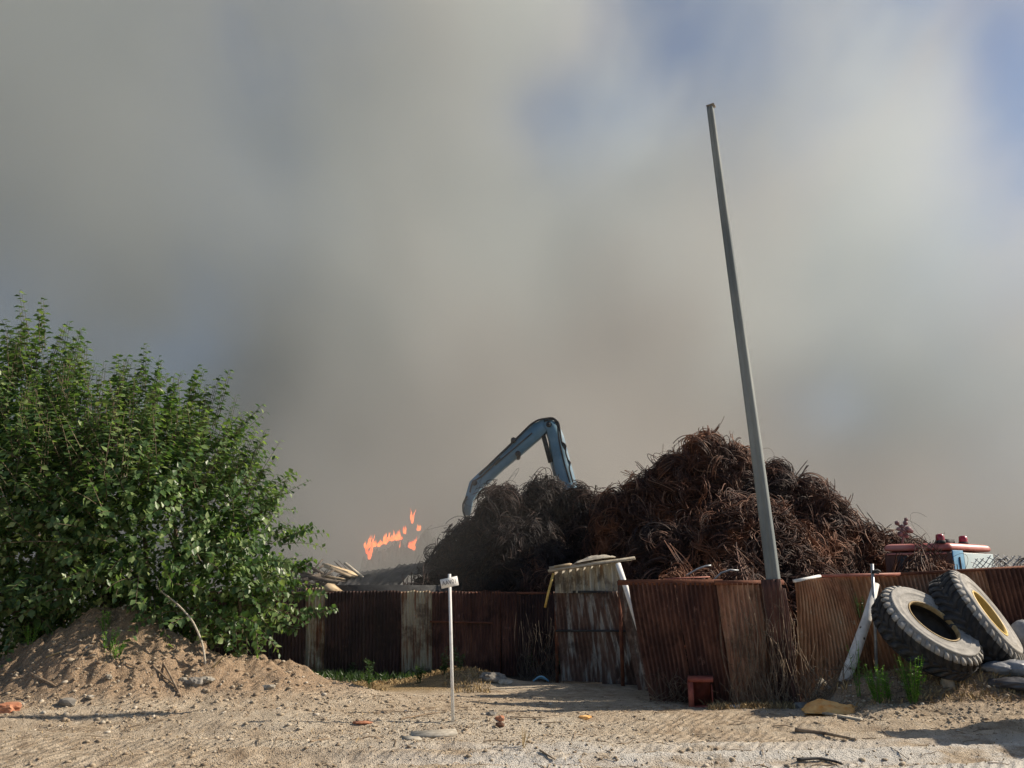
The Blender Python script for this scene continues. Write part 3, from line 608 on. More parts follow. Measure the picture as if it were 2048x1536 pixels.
# ------------------------------------------------------------------ excavator
M['blue'] = simple('faded_blue_paint', (.07, .17, .25), (.14, .26, .35), 1.4, .55, .1, spec=.4)
M['hose'] = simple('black_hose', (.02, .02, .022), (.05, .05, .05), 8, .6, 0)
def excavator():
    Y = 28.0; root = empty('excavator', at(1120, 1214, Y)*1.0, 'blue material handler arm reaching over the dark wire heap', 'excavator'); root.location.z = 0
    def beam(name, pts, depth, m='blue'):
        """pts: list of (px, py, half thickness px)"""
        C = [at(a, b, Y) for a, b, h in pts]; H = [.86*h*(at(a+1, b, Y)-at(a, b, Y)).length for a, b, h in pts]; V = []
        for i, c in enumerate(C):
            d = (C[min(i+1, len(C)-1)]-C[max(i-1, 0)]).normalized(); nn = Vector((-d.z, 0, d.x)).normalized()
            for sy in (-1, 1):
                for s2 in (-1, 1): V.append(c+nn*H[i]*s2*(1 if sy*s2 else 1)+Vector((0, sy*depth/2, 0)))
        q = []; n = len(C)
        for i in range(n-1):
            o = 4*i
            for (a, b) in ((0, 1), (1, 3), (3, 2), (2, 0)): q.append((o+a, o+b, o+4+b, o+4+a))
        q += [(0, 2, 3, 1), (4*n-4, 4*n-3, 4*n-1, 4*n-2)]
        mb = MB(); mb.add([tuple(v) for v in V], q); return mb.build(name, M[m], root)
    arm = beam('stick', [(934, 1030, 7), (938, 1000, 9), (950, 972, 14), (966, 958, 15), (1000, 928, 14), (1040, 893, 16), (1075, 862, 17), (1094, 850, 13), (1106, 846, 6)], .55)
    boom = beam('boom', [(1090, 848, 8), (1104, 856, 16), (1113, 880, 17), (1124, 930, 19), (1136, 975, 20), (1150, 1040, 22), (1165, 1110, 22)], .6)
    def hose(pts, r=.035, parent=root, name='hose'):
        P = np.array([at(a, b, Y-.32) for a, b in pts]); t = np.linspace(0, len(P)-1, 6*len(P)); Q = np.stack([np.interp(t, range(len(P)), P[:, k]) for k in range(3)], -1)
        for _ in range(3): Q[1:-1] = (Q[:-2]+Q[1:-1]*2+Q[2:])/4
        mb = MB(); mb.tubes(Q, r, 5); return mb.build(name, M['hose'], root)
    hose([(958, 950), (990, 918), (1030, 880), (1062, 848), (1078, 839), (1105, 835), (1118, 845), (1121, 870), (1124, 888), (1131, 900)])
    hose([(1088, 842), (1108, 838), (1115, 850), (1118, 880), (1128, 925), (1140, 965)], .03)
    hose([(1124, 884), (1132, 890), (1131, 905), (1136, 920), (1141, 925), (1138, 935), (1146, 965)], .03)
    hose([(934, 992), (926, 1008), (926, 1022), (930, 1034)], .035); hose([(1000, 916), (966, 951), (944, 965), (940, 985)], .03)
    hose([(1064, 866), (1030, 895), (990, 930)], .025)
    mb = MB(); mb.tubes(np.array([at(1086, 868, Y-.1), at(1101, 925, Y-.1)]), .085, 8, True); cyl = mb.build('cylinder', M['darkmetal'], root)
    mb = MB(); mb.tubes(np.array([at(1094, 895, Y-.1), at(1110, 952, Y-.1)]), .05, 8, True); mb.build('piston_rod', M['galv'], root)
    mb = MB(); mb.tubes(np.array([at(1098, 862, Y+.1), at(1101, 895, Y+.1), at(1103, 925, Y+.1)]), .05, 6, True); mb.build('pipe', M['blue'], root)
    for (a, b) in ((1036, 911), (1027, 884), (950, 968), (1097, 853)):
        mb = MB(); p = at(a, b, Y); mb.tubes(np.array([p-Vector((0, .36, 0)), p+Vector((0, .36, 0))]), .10, 10, True); mb.build('pin', M['darkmetal'], root)
    # claw hanging at the end of the stick, upper body, cab and tracks behind the heap
    e = at(933, 1034, Y); mb = MB(); mb.tubes(np.array([e, e-Vector((0, 0, .5))]), .09, 8, True); mb.build('grab_rotator', M['darkmetal'], root)
    for k in range(4):
        a = k*math.pi/2+.5; d = Vector((math.cos(a), math.sin(a), 0)); P = [e-Vector((0, 0, .5)), e-Vector((0, 0, .75))+d*.55, e-Vector((0, 0, 1.2))+d*.6, e-Vector((0, 0, 1.6))+d*.2]
        mb = MB(); mb.tubes(np.array(P), np.array([.1, .12, .1, .03]), 5, True); mb.build('grab_tine', M['darkmetal'], root)
    bx = at(1165, 1110, Y).x
    mb = MB(); mb.box((bx+1.2, Y, 1.75), (3.6, 2.6, 1.2), taper=.95); mb.build('upper_body', M['blue'], root)
    mb = MB(); mb.box((bx+.2, Y-1.0, 2.2), (1.3, 1.0, 1.6), taper=.85); mb.build('cab', M['darkmetal'], root)
    for s_ in (-1, 1):
        mb = MB(); mb.lathe([(0, -.3), (.5, -.3), (.55, 0), (.5, .3), (0, .3)], (bx-.4, Y+s_*1.1, .55), (0, 1, 0), 20); mb.lathe([(0, -.3), (.5, -.3), (.55, 0), (.5, .3), (0, .3)], (bx+2.4, Y+s_*1.1, .55), (0, 1, 0), 20); mb.box((bx+1, Y+s_*1.1, .55), (2.8, .56, 1.0)); mb.build('track', M['tread'], root)
excavator()

# ------------------------------------------------------------------ burning heap far behind
def fire_heap():
    Yq = 51.0; mb = MB()
    for (px, py, hw) in [(760, 1098, 55), (800, 1082, 60), (850, 1066, 62), (900, 1075, 60), (700, 1150, 60)]:
        p = at(px, py, Yq); r = (at(px+hw, py, Yq)-p).length
        a = np.linspace(0, 2*np.pi, 41)[:, None]; ph = np.linspace(0, np.pi/2, 18)[None]; k = .9+.22*fbm(a*4+px, ph*5, 1.5, 3, 4)
        mb.grid(np.stack([p.x+r*np.cos(ph)**.8*np.cos(a)*k, Yq+r*np.cos(ph)**.8*np.sin(a)*k, p.z*np.sin(ph)*k+0*a], -1))
    tag(mb.build('burning_heap', M['core'], smooth=True, local=(at(800, 1200, Yq).x, Yq, 0)), 'burning heap fading into the smoke under the orange flames', 'scrap heap')
    t = NT('flame'); t.n.nodes.remove(t.b); em = t.new('ShaderNodeEmission'); t.L(t.ramp(t.noise(1.2, 3), [(.3, (1, .075, .012)), (.7, (1, .26, .05))]), em.inputs[0]); em.inputs[1].default_value = 2.3
    tr = t.new('ShaderNodeBsdfTransparent'); mx = t.new('ShaderNodeMixShader'); lw = t.new('ShaderNodeLayerWeight'); lw.inputs[0].default_value = .35
    t.L(t.mr(t.math('MULTIPLY', lw.outputs['Facing'], t.mr(t.noise(1.8, 3), .3, .7, .9, 2.6)), .12, .75), mx.inputs[0]); t.L(em.outputs[0], mx.inputs[1]); t.L(tr.outputs[0], mx.inputs[2]); t.L(mx.outputs[0], t.out.inputs[0])
    def flame(pts, label, Yf=50.4):
        mb = MB(); base = None; den = []
        for k in range(len(pts)):
            den.append(pts[k])
            if k+1 < len(pts): den.append(tuple((pts[k][q]+pts[k+1][q])/2*(1 if q < 2 else random.uniform(.5, .9)) for q in range(4)))
        pts = den
        for (px, py, h, w_) in pts:
            b = at(px, py, Yf); sx = (at(px+1, py, Yf)-b).length; base = base or b
            for k in range(5):
                lean = random.uniform(-.2, .3); H = h*sx*random.uniform(.35, 1.35); W_ = w_*sx*random.uniform(.30, .62); ox = random.uniform(-.24, .24)*w_*sx; oy = random.uniform(-.3, .3)
                tt = np.linspace(0, 1, 9); P = np.stack([b.x+ox+lean*H*tt+.15*W_*np.sin(6*tt+k), b.y+oy+0*tt, b.z-.1*H+H*tt], -1)
                rr = W_*.5*np.sin(np.pi*np.clip(tt*.72+.25, 0, 1))**1.1*(1-tt*.6)+.004; mb.tubes(P, rr, 8, True)
        tag(mb.build('flame', t.m, smooth=True, local=base), label, 'flame', 'flames on the burning heap')
    flame([(739, 1116, 26, 9), (733, 1096, 24, 14), (745, 1092, 20, 10), (756, 1092, 16, 12), (768, 1086, 18, 14), (781, 1080, 16, 14), (793, 1079, 18, 14), (800, 1078, 14, 12)], 'long ragged line of orange flame along the left crest of the burning heap')
    flame([(818, 1095, 10, 12), (827, 1098, 26, 11), (823, 1096, 14, 14)], 'bright separate orange flame right of the long flame line')
    flame([(809, 1066, 13, 9)], 'tiny orange flame above the gap between larger flames', 50.8)
    flame([(802, 1094, 14, 9)], 'small dim flame low between the long line and the bright flame', 51)
    flame([(825, 1044, 24, 12)], 'faint pinkish flame, highest on the burning heap', 54)
    flame([(838, 1060, 12, 13)], 'faint small flame just below the highest one', 54)
fire_heap()

# ------------------------------------------------------------------ shed roof and timber debris behind the back fence
rf = empty('collapsed_shed', (at(760, 1180, 23).x, 23.3, 0), 'dark collapsed shed roof of metal sheets just above the back fence', 'shed')
for i, (a, b, c, d) in enumerate([((655, 1174), (760, 1160), 23.0, 24.4), ((700, 1166), (842, 1144), 23.6, 25.2), ((660, 1181), (800, 1172), 22.4, 23.4), ((770, 1156), (870, 1146), 23.2, 24.6)]):
    A = at(a[0], a[1], c); B = at(b[0], b[1], c); o = sheet(A, B, A+Vector((.2, d-c, .42)), B+Vector((.2, d-c, .42)), 9, .02, rows=6, spp=4, dent=.06, seed=i).build('roof_sheet', M['darkmetal'], rf)
for px in (670, 760, 838):
    p = at(px, 1168, 23.4); mb = MB(); mb.bar((p.x, 23.6, 0), (p.x, 23.6, p.z-.05), .12, .12, up=(0, 1, 0)); mb.build('post', M['darkwood'], rf)
mb = MB(); A = at(640, 1186, 22.0); B = at(905, 1180, 22.0); mb.box(((A.x+B.x)/2, 22.1, 1.08), (B.x-A.x, .05, 2.16)); mb.build('wall', M['darkmetal'], rf)
mb = MB(); c = [at(636, 1182, 21.3), at(655, 1166, 21.3), at(674, 1181, 21.3)]; mb.add([tuple(p) for p in c]+[tuple(p+Vector((0, .8, 0))) for p in c], [(0, 1, 4, 3), (1, 2, 5, 4), (2, 0, 3, 5)], [(0, 2, 1), (3, 4, 5)])
tag(mb.build('gable_board', M['tanwood'], local=c[0]), 'small pale triangular board standing on the back fence', 'board')
def plank(a, b, w, th, m, label, group, Yo=0, name='plank', cat='plank'):
    mb = MB(); mb.bar(a, b, w, th, jit=.004); return tag(mb.build(name, M[m], local=a), label, cat, group)
g1 = 'timber debris behind the back fence'
plank(at(690, 1126, 23.6), at(728, 1156, 23.2), .10, .05, 'wood', 'slim pale plank sloping down to the right at the edge of the debris', g1)
plank(at(664, 1134, 23.8), at(716, 1154, 23.4), .75, .05, 'tanwood', 'broad tan board propped in the timber debris', g1)
plank(at(650, 1128, 23.9), at(700, 1146, 23.6), .30, .05, 'tanwood', 'tan board on top of the broad tan board', g1)
plank(at(640, 1150, 23.3), at(690, 1159, 23.1), .12, .05, 'tanwood', 'short tan plank lying under the propped boards', g1)
for i, (a, b, Yq, w_, lab) in enumerate([((596, 1142), (660, 1160), 23.4, .14, 'dark charred plank furthest left in the debris'), ((605, 1160), (650, 1128), 23.8, .10, 'charred beam leaning up to the right'), ((615, 1130), (672, 1163), 23.2, .12, 'charred beam leaning down to the right'),
        ((628, 1139), (645, 1118), 24.0, .05, 'thin dark branch sticking up above the debris'), ((600, 1152), (700, 1168), 22.9, .18, 'long low charred beam under the timber debris'), ((636, 1160), (668, 1140), 23.0, .08, 'short charred stick beside the tan boards'), ((586, 1168), (640, 1150), 22.8, .20, 'thick dark beam next to the tree leaves')]):
    plank(at(*a, Yq), at(*b, Yq+.3), w_, w_*.6, 'darkwood', lab, g1, name='beam', cat='beam')
heap('scrap_heap', 'dark scrap mound carrying the timber debris beside the green tree', [(570, 1160, 40, 0), (620, 1148, 44, 0), (670, 1158, 40, 0)], 24.2, 150, 'wireL', 6, 14, rs=(.08, .3), long_=20)

# plank roof with the ribbed sheet, above the leaning fence
g2 = 'planks over the leaning fence'
plank(at(1097, 1142, 17.9), at(1270, 1116, 17.5), .16, .055, 'wood', 'long weathered plank on top of the leaning fence, the front one', g2)
plank(at(1100, 1137, 18.2), at(1262, 1118, 17.8), .20, .05, 'wood', 'long weathered plank behind the front plank over the leaning fence', g2)
plank(at(1110, 1134, 18.1), at(1142, 1129, 18.0), .22, .05, 'tanwood', 'short tan offcut lying on the left end of the planks', g2)
def cloth():
    A = at(1148, 1130, 18.0); B = at(1232, 1116, 17.7); n = 40; m_ = 14; u = np.linspace(0, 1, n)[:, None]; v = np.linspace(-1, 1, m_)[None]
    x = A.x+(B.x-A.x)*u+0*v; y = (A.y+B.y)/2+.16*v+0*u; z = A.z+(B.z-A.z)*u+.02+ (.10*np.sin(np.pi*u)**.7+.03*fbm(u*9+0*v, v*3+0*u, 1.3, 3, 3))*(1-np.abs(v)**3*.8)
    mb = MB(); mb.grid(np.stack([x, y, z], -1)); tag(mb.build('crumpled_tarp', M['wood'], smooth=True, local=A), 'crumpled pale tarp lying on the long planks', 'tarp')
cloth()
tag(sheet(at(1112, 1186, 18.35), at(1242, 1186, 17.9), at(1110, 1143, 18.35), at(1238, 1124, 17.9), 9, .065, rows=8, spp=8, dent=.04, seed=4).build('ribbed_sheet', M['creamRib'], local=at(1112, 1186, 18.35)), 'cream wide-ribbed sheet between the planks and the leaning fence', 'metal sheet')
for o in (sc.objects[-1],):
    for f in (o.data.polygons if o.type == 'MESH' else ()): f.use_smooth = True
mb = MB(); mb.tubes(np.array([at(1107, 1146, 17.9), at(1097, 1184, 17.95), at(1090, 1215, 18.0)]), .028, 6, True); tag(mb.build('yellow_pipe', M['yellow'], local=at(1097, 1184, 17.95)), 'thin faded yellow pipe leaning at the left end of the planks', 'pipe')
mb = MB(); mb.tubes(np.array([at(1236, 1128, 16.4), at(1250, 1170, 16.2), at(1302, 1332, 15.75)]), .055, 8, True); tag(mb.build('white_prop', M['whitepaint'], local=at(1250, 1170, 16.7)), 'white round prop under the right end of the planks, leaning down', 'prop')
mb = MB(); mb.tubes(np.array([at(1270, 1214, 15.9), at(1284, 1230, 15.8), at(1300, 1330, 15.7)]), .02, 6, True); tag(mb.build('steel_tube', M['galv'], local=at(1270, 1214, 15.9)), 'thin grey tube slanting across the front fence left end', 'pipe')

# ------------------------------------------------------------------ red truck cab behind the right fence
M['redpaint'] = simple('faded_fire_red', (.42, .10, .08), (.60, .24, .19), 2.2, .4, .1, spec=.5)
M['rustred'] = rustmat('rust_streaked_red', (.07, .035, .028), (.14, .06, .04), (.27, .10, .06), None, .5, 2.0)
M['bluepaint'] = simple('light_blue_paint', (.08, .24, .42), (.20, .42, .60), 3.5, .5, .1, stops=(.3, .55))
M['glass'] = simple('windscreen_sky_tint', (.55, .66, .65), (.68, .76, .73), 1.2, .3, 0, spec=.6)  # pale colour stands in for sky reflected in the glass
M['redlens'] = simple('red_beacon_lens', (.30, .012, .03), (.42, .03, .05), 5, .25, 0, spec=.6)
def truck():
    Y0 = 19.0; root = empty('fire_truck', (at(1900, 1214, Y0).x, Y0+.4, 0), 'old red truck cab with two red beacons and a pale windscreen behind the right fence', 'truck')
    # corner of cab nearest the camera at px 1902; long side runs left and back, front faces right
    C = at(1902, 1100, Y0); zt = C.z
    F = at(1996, 1106, Y0+.5); fx = Vector((F.x-C.x, 1.3, 0)); fx.normalize()             # along the windscreen
    Wf = 1.9*1.0; e1 = Vector((math.cos(R(28)), math.sin(R(28)), 0)); e2 = Vector((-math.cos(R(28)), math.sin(R(28))*1.2, 0)).normalized(); e2 = Vector((-.93, .36, 0))
    wfr = (F.x-C.x)/e1.x; Ls = 1.45
    def pr(u, v, z): return Vector((C.x, C.y, 0))+e1*u+e2*v+Vector((0, 0, z))
    def prism(name, u0, u1, v0, v1, z0, z1, m, ins=0.0, lab=None):
        mb = MB(); V = [pr(u, v, z) for (z, k) in ((z0, 0), (z1, ins)) for (u, v) in ((u0+k, v0+k), (u1-k, v0+k), (u1-k, v1-k), (u0+k, v1-k))]
        mb.add([tuple(p) for p in V], [(0, 3, 2, 1), (4, 5, 6, 7), (0, 1, 5, 4), (1, 2, 6, 5), (2, 3, 7, 6), (3, 0, 4, 7)]); o = mb.build(name, M[m], root)
        bv = o.modifiers.new('b', 'BEVEL'); bv.width = .07 if name in ('roof', 'cab_body') else .008; bv.segments = 4; return o
    prism('cab_body', 0, wfr, 0, Ls, .75, zt-.02, 'rustred')
    r = prism('roof', -.03, wfr+.03, -.03, Ls+.02, zt, zt+.17, 'redpaint', .055)
    # near long side: side window, door line; the front: blue pillar and pale windscreen
    prism('side_window', -.014, 0, .45, 1.15, zt-.62, zt-.12, 'darkmetal'); prism('rail', -.03, 0, .1, Ls-.1, zt-.09, zt-.05, 'redpaint')
    prism('pillar', .02, .40, -.022, 0, zt-1.3, zt-.0, 'bluepaint'); prism('windscreen', .42, wfr-.02, -.018, 0, zt-.95, zt-.05, 'glass'); prism('bumper', 0, wfr, -.10, 0, .75, 1.1, 'redpaint')
    prism('wiper', .20, .23, -.05, -.025, zt-.55, zt-.15, 'darkmetal')
    for (u, v, nm) in ((.12, .26, 'beacon'), (wfr-.42, .35, 'beacon')):
        p = pr(u, v, zt+.16); mb = MB(); mb.lathe([(0, 0), (.11, 0), (.11, .07), (0, .07)], p, (0, 0, 1), 20); b = mb.build(nm, M['tread'], root, smooth=False)
        mb = MB(); mb.lathe([(.095, .07), (.097, .12), (.088, .20), (.05, .22), (0, .222)], p, (0, 0, 1), 20); mb.build('lens', M['redlens'], b)
    p = pr(wfr-.70, .55, zt+.22); mb = MB(); mb.box(p, (.26, .2, .15), Matrix((e1, e2, (0, 0, 1))).transposed()); mb.build('siren_box', M['tread'], root)
    q = pr(.0, .8, zt+.16); mb = MB(); mb.tubes(np.array([q, q+Vector((-.02, 0, .12)), q+Vector((.05, 0, .17)), q+Vector((.18, 0, .18))]), .01, 5, True); mb.build('antenna', M['tread'], root)
    for (u, v) in ((.2, .6), (wfr-.2, .6), (.2, 1.2)):
        c = pr(u, v, .5); mb = MB(); mb.lathe([(0, -.14), (.3, -.16), (.48, -.14), (.5, 0), (.48, .14), (.3, .16), (0, .14)], c, e1, 28); w_ = mb.build('wheel', M['tread'], root, smooth=True)
truck()
# twisted fitting with knobs standing on the heap edge
mb = MB(); Yq = 20.0
mb.tubes(np.array([at(1803, 1100, Yq), at(1806, 1070, Yq), at(1811, 1040, Yq)]), .025, 6, True)
for (px, py, s) in [(1812, 1039, .05), (1811, 1046, .06), (1794, 1046, .06), (1804, 1053, .05), (1816, 1059, .09), (1806, 1062, .08), (1822, 1062, .06), (1800, 1068, .07), (1812, 1071, .07), (1797, 1058, .05)]:
    p = at(px, py, Yq); V = ICO*s*1.1+np.array(p); mb.add(V, None, ICOF)
mb.tubes(np.array([at(1794, 1046, Yq), at(1804, 1056, Yq), at(1824, 1063, Yq)]), .022, 5, True)
tag(mb.build('pipe_fitting', simple('pinkish_metal', (.12, .06, .06), (.34, .22, .22), 16, .6, .3), local=at(1803, 1100, Yq)), 'knobbly pinkish pipe fitting standing up between the wire heap and the red truck', 'fitting')
mb = MB(); mb.tubes(np.array([at(1750, 1048, 20.2), at(1775, 1058, 20.1), at(1803, 1061, 20.0)]), .016, 5, True); tag(mb.build('thin_rod', M['wood'], local=at(1750, 1048, 20.2)), 'thin pale rod sticking out left from the knobbly fitting', 'rod')
heap('scrap_heap', 'rusty scrap lying in front of the red truck side', [(1832, 1122, 34, 0), (1870, 1128, 30, 0)], 18.0, 160, 'wireR', 8, 21, rs=(.08, .22), long_=14)
heap('scrap_heap', 'dark scrap with round lumps at the far right edge behind the wire mesh', [(2012, 1124, 13, 0), (2050, 1128, 22, 0)], 17.5, 60, 'wireL', 0, 22, rs=(.05, .14), long_=0)
# loose wire mesh standing along the top of the right fence
mb = MB(); A = at(1946, 1150, 15.6); B = at(2075, 1150, 15.6); Wd = B.x-A.x
for i in range(-5, 12):
    for s_ in (1, -1):
        P = []
        for k in np.linspace(0, 1, 10):
            u = i/10+s_*k*.35+(.35 if s_ < 0 else 0)
            if 0 <= u <= 1: P.append((A.x+u*Wd, 15.6+.1*math.sin(u*7), A.z-.05+k*.42*(.55+.45*math.sin(u*2.6+.3))+.02*math.sin(u*19)))
        if len(P) > 2: mb.tubes(np.array(P), .009, 4)
tag(mb.build('wire_mesh', M['galv'], local=A), 'bent diamond wire mesh above the right fence, in front of the truck', 'mesh')

# unseen box added right of view to throw the shade at the lower right
def occluder():
    a = Vector((8.9, 12.0, 0)); d1 = Vector((.93, .36, 0)).normalized(); d2 = Vector((.53, -.85, 0)).normalized()
    root = empty('shade_occluder', a+Vector((2, 0, 0)), 'added grey metal box out of view on the right, there to shade the yard', 'occluder')
    H = 3.0; L1, L2 = 4.2, 4.6
    c = [a, a+d1*L1, a+d1*L1+d2*L2, a+d2*L2]
    for i in range(4):
        p, q = c[i], c[(i+1) % 4]; up = Vector((0, 0, H)); sheet(p-Vector((0, 0, .1)), q-Vector((0, 0, .1)), p+up, q+up, 16, .02, rows=3, spp=4, dent=0).build('wall', M['galv'], root)
    mb = MB(); V = [tuple(p+Vector((0, 0, z))) for z in (H, H+.08) for p in c]; mb.add(V, [(0, 3, 2, 1), (4, 5, 6, 7), (0, 1, 5, 4), (1, 2, 6, 5), (2, 3, 7, 6), (3, 0, 4, 7)]); mb.build('roof', M['galv'], root)
occluder()

# ------------------------------------------------------------------ the big tree
def leaf_batch(mb, P, D, Nn, L, W):
    """P base, D direction, Nn normal: folded pointed leaves"""
    D = D/np.linalg.norm(D, axis=1, keepdims=True); S = np.cross(D, Nn); S /= np.linalg.norm(S, axis=1, keepdims=True)+1e-9; Up = np.cross(S, D)
    L = L[:, None]; W = W[:, None]
    m = P+D*L*.42-Up*L*.04; V = np.stack([P, m+S*W*.5+Up*W*.14, m, m-S*W*.5+Up*W*.14, P+D*L*.78+S*W*.22-Up*L*.06, P+D*L*.78-S*W*.22-Up*L*.06, P+D*L-Up*L*.14], 1)
    F = np.array([(0, 1, 2), (0, 2, 3), (1, 4, 2), (2, 4, 6), (2, 6, 5), (2, 5, 3)])
    n = len(P); mb.add(V, None, (F[None]+7*np.arange(n)[:, None, None]).reshape(-1, 3))
def tree():
    g = np.random.default_rng(5); Yc = 15.9
    lobes = [(60, 825, 92, .3), (180, 890, 104, 0), (292, 905, 78, .2), (385, 930, 74, .1), (445, 1015, 92, 0), (500, 1105, 80, 0), (490, 1195, 70, -.1), (300, 1070, 190, -.3), (90, 1070, 195, -.3), (-60, 880, 170, .3), (-220, 980, 220, 0), (-230, 1200, 200, 0), (430, 1180, 110, -.4), (180, 1180, 130, -.1), (20, 1190, 140, -.1), (330, 1210, 90, -.3), (60, 1000, 160, -.6), (230, 980, 150, -.6)]
    E = []
    for (px, py, r, dy) in lobes:
        p = at(px, py, Yc+dy); q = at(px+r, py, Yc+dy); E.append((p.x, p.y, p.z, (q-p).length))
    E = np.array(E); base = Vector((-6.6, 16.2, 0)); root = empty('mulberry_tree', base, 'large bushy green tree with upright leafy shoots behind the earth mound', 'tree')
    # shoots
    n = 4000; w = E[:, 3]**2; idx = g.choice(len(E), n, p=w/w.sum()); d = g.normal(0, 1, (n, 3)); d /= np.linalg.norm(d, axis=1, keepdims=True)
    rr = g.uniform(.62, 1.0, (n, 1)); P = E[idx, :3]+d*E[idx, 3:4]*rr
    ok = P[:, 2] > .35+ground_h(P[:, 0], P[:, 1]); ok &= (d[:, 1] < .45)|(d[:, 2] > .2)
    dep = np.ones(n, bool)
    for k in range(len(E)): dep &= ~((np.linalg.norm(P-E[k, :3], axis=1) < E[k, 3]*.55))
    P = P[ok & dep]; d = d[ok & dep]; n = len(P)
    hgt = np.clip((P[:, 2:3]-2.2)/3, 0, 1)
    out = P[:, 0:1]-(-6.8)
    D = d*(.95-.45*hgt)+np.array([0, 0, 1])*(.30+.95*hgt)+np.concatenate([np.clip(out, -2, 3)*.14, 0*out, 0*out], 1)+g.normal(0, .26, (n, 3)); D /= np.linalg.norm(D, axis=1, keepdims=True)
    Ls = g.uniform(.35, .95, n)*(1+.35*hgt[:, 0]); sag = (1-hgt[:, 0])*g.uniform(.0, .45, n)
    up = (hgt[:, 0] > .35) & (d[:, 2] > .35) & (g.uniform(0, 1, n) < .17); ui = np.where(up)[0]; Ls[ui] = g.uniform(1.0, 1.5, len(ui)); D[ui] = D[ui]*.5+np.array([0.12, 0, .9]); D /= np.linalg.norm(D, axis=1, keepdims=True)
    P = np.concatenate([P, P[ui]+.03, P[ui]-.03]); d = np.concatenate([d, d[ui], d[ui]]); D = np.concatenate([D, D[ui], D[ui]]); Ls = np.concatenate([Ls, Ls[ui]*.95, Ls[ui]*.85]); sag = np.concatenate([sag*1, sag[ui], sag[ui]])
    hero = [((60, 720), (38, 582)), ((85, 700), (82, 598)), ((40, 740), (4, 640)), ((165, 780), (170, 683)), ((130, 760), (140, 690)), ((285, 790), (288, 690)), ((300, 800), (320, 725)), ((235, 790), (232, 712)), ((375, 830), (395, 733)), ((430, 850), (458, 740)), ((400, 850), (410, 770)), ((440, 900), (525, 808)), ((450, 960), (528, 882)), ((490, 1000), (550, 915)), ((500, 1050), (568, 975)), ((560, 1080), (625, 1052)), ((570, 1150), (625, 1120)), ((590, 1230), (668, 1218)), ((560, 1190), (650, 1190)), ((540, 1240), (590, 1262)), ((330, 840), (345, 770))]
    hP = np.array([at(*a, Yc+g.uniform(-.3, .2)) for a, b in hero]); hT = np.array([at(*b, Yc+g.uniform(-.3, .2)) for a, b in hero]); hd = hT-hP; hl = np.linalg.norm(hd, axis=1); hd /= hl[:, None]
    P = np.concatenate([P, hP, hP+hd*.03, hP+hd*.06+.03, hP-hd*.04-.03]); d = np.concatenate([d, hd, hd, hd, hd]); D = np.concatenate([D, hd, hd, hd, hd]); Ls = np.concatenate([Ls, hl, hl*.97, hl*.9, hl*.8]); sag = np.concatenate([sag, 0*hl, 0*hl, 0*hl, 0*hl]); n = len(P)
    K = 8; t = np.linspace(0, 1, K)
    curve = P[:, None]+D[:, None]*(Ls[:, None, None]*t[None, :, None]); curve[:, :, 2] -= sag[:, None]*Ls[:, None]*t[None]**2
    mb = MB(); mb.tubes(curve, np.linspace(.009, .003, K)[None, :]*np.ones((n, 1)), 3)
    mb.build('twigs', M['bark'], root)
    m = 14; tt = (np.arange(m)+1.0)/m; LP = []; LD = []; LN = []; LL = []
    side = np.cross(D, np.array([0.1, -1, .2])); side /= np.linalg.norm(side, axis=1, keepdims=True); az = g.uniform(-.9, .9, n)
    oth = np.cross(D, side); side = side*np.cos(az)[:, None]+oth*np.sin(az)[:, None]
    for i, k in enumerate(tt):
        p = P+D*(Ls*k)[:, None]; p[:, 2] -= sag*Ls*k*k; s = 1 if i % 2 else -1
        ld = side*s+D*.45+g.normal(0, .28, (n, 3))+np.array([0, 0, -.28]); LP.append(p); LD.append(ld); LN.append(np.array([0, 0, 1.0])+g.normal(0, .35, (n, 3))+d*.35)
        LL.append(g.uniform(.115, .18, n)*(1-.3*k**4)*np.where(g.uniform(0, 1, n) < .95, 1, .01))
    LP, LD, LN, LL = map(np.concatenate, (LP, LD, LN, LL))
    # leaves filling the inside
    ni = 21000; idx = g.choice(len(E), ni, p=w/w.sum()); dd = g.normal(0, 1, (ni, 3)); dd /= np.linalg.norm(dd, axis=1, keepdims=True); Q = E[idx, :3]+dd*E[idx, 3:4]*g.uniform(.35, .95, (ni, 1)); Q = Q[Q[:, 2] > .3]; ni = len(Q)
    LP = np.concatenate([LP, Q]); LD = np.concatenate([LD, g.normal(0, 1, (ni, 3))]); LN = np.concatenate([LN, g.normal(0, .6, (ni, 3))+np.array([0, 0, 1])]); LL = np.concatenate([LL, g.uniform(.10, .15, ni)])
    keep = LL > .02; LP, LD, LN, LL = LP[keep], LD[keep], LN[keep], LL[keep]
    mb = MB(); leaf_batch(mb, LP, LD, LN, LL, LL*g.uniform(.6, .8, len(LL))); cr = mb.build('crown', M['leaf'], root)
    # trunks and limbs
    for k, (bx, by) in enumerate([(-6.9, 16.4), (-6.2, 16.2), (-5.2, 16.2), (-7.9, 16.5), (-9.2, 16.4)]):
        c = E[k*2 % len(E)]; b = np.array([bx, by, gz(bx, by)-.1]); mb = MB()
        for j in range(5):
            e = E[(k*3+j*2) % len(E)]; tgt = e[:3]+g.normal(0, .3, 3)*e[3]; mid = b*.45+tgt*.55+np.array([0, 0, .5])+g.normal(0, .15, 3); t_ = np.linspace(0, 1, 9)[:, None]
            C = b*(1-t_)**2+2*mid*t_*(1-t_)+tgt*t_**2; mb.tubes(C, np.linspace(.075, .015, 9), 7, True)
        mb.build('trunk', M['bark'], root)
    return root
tree()

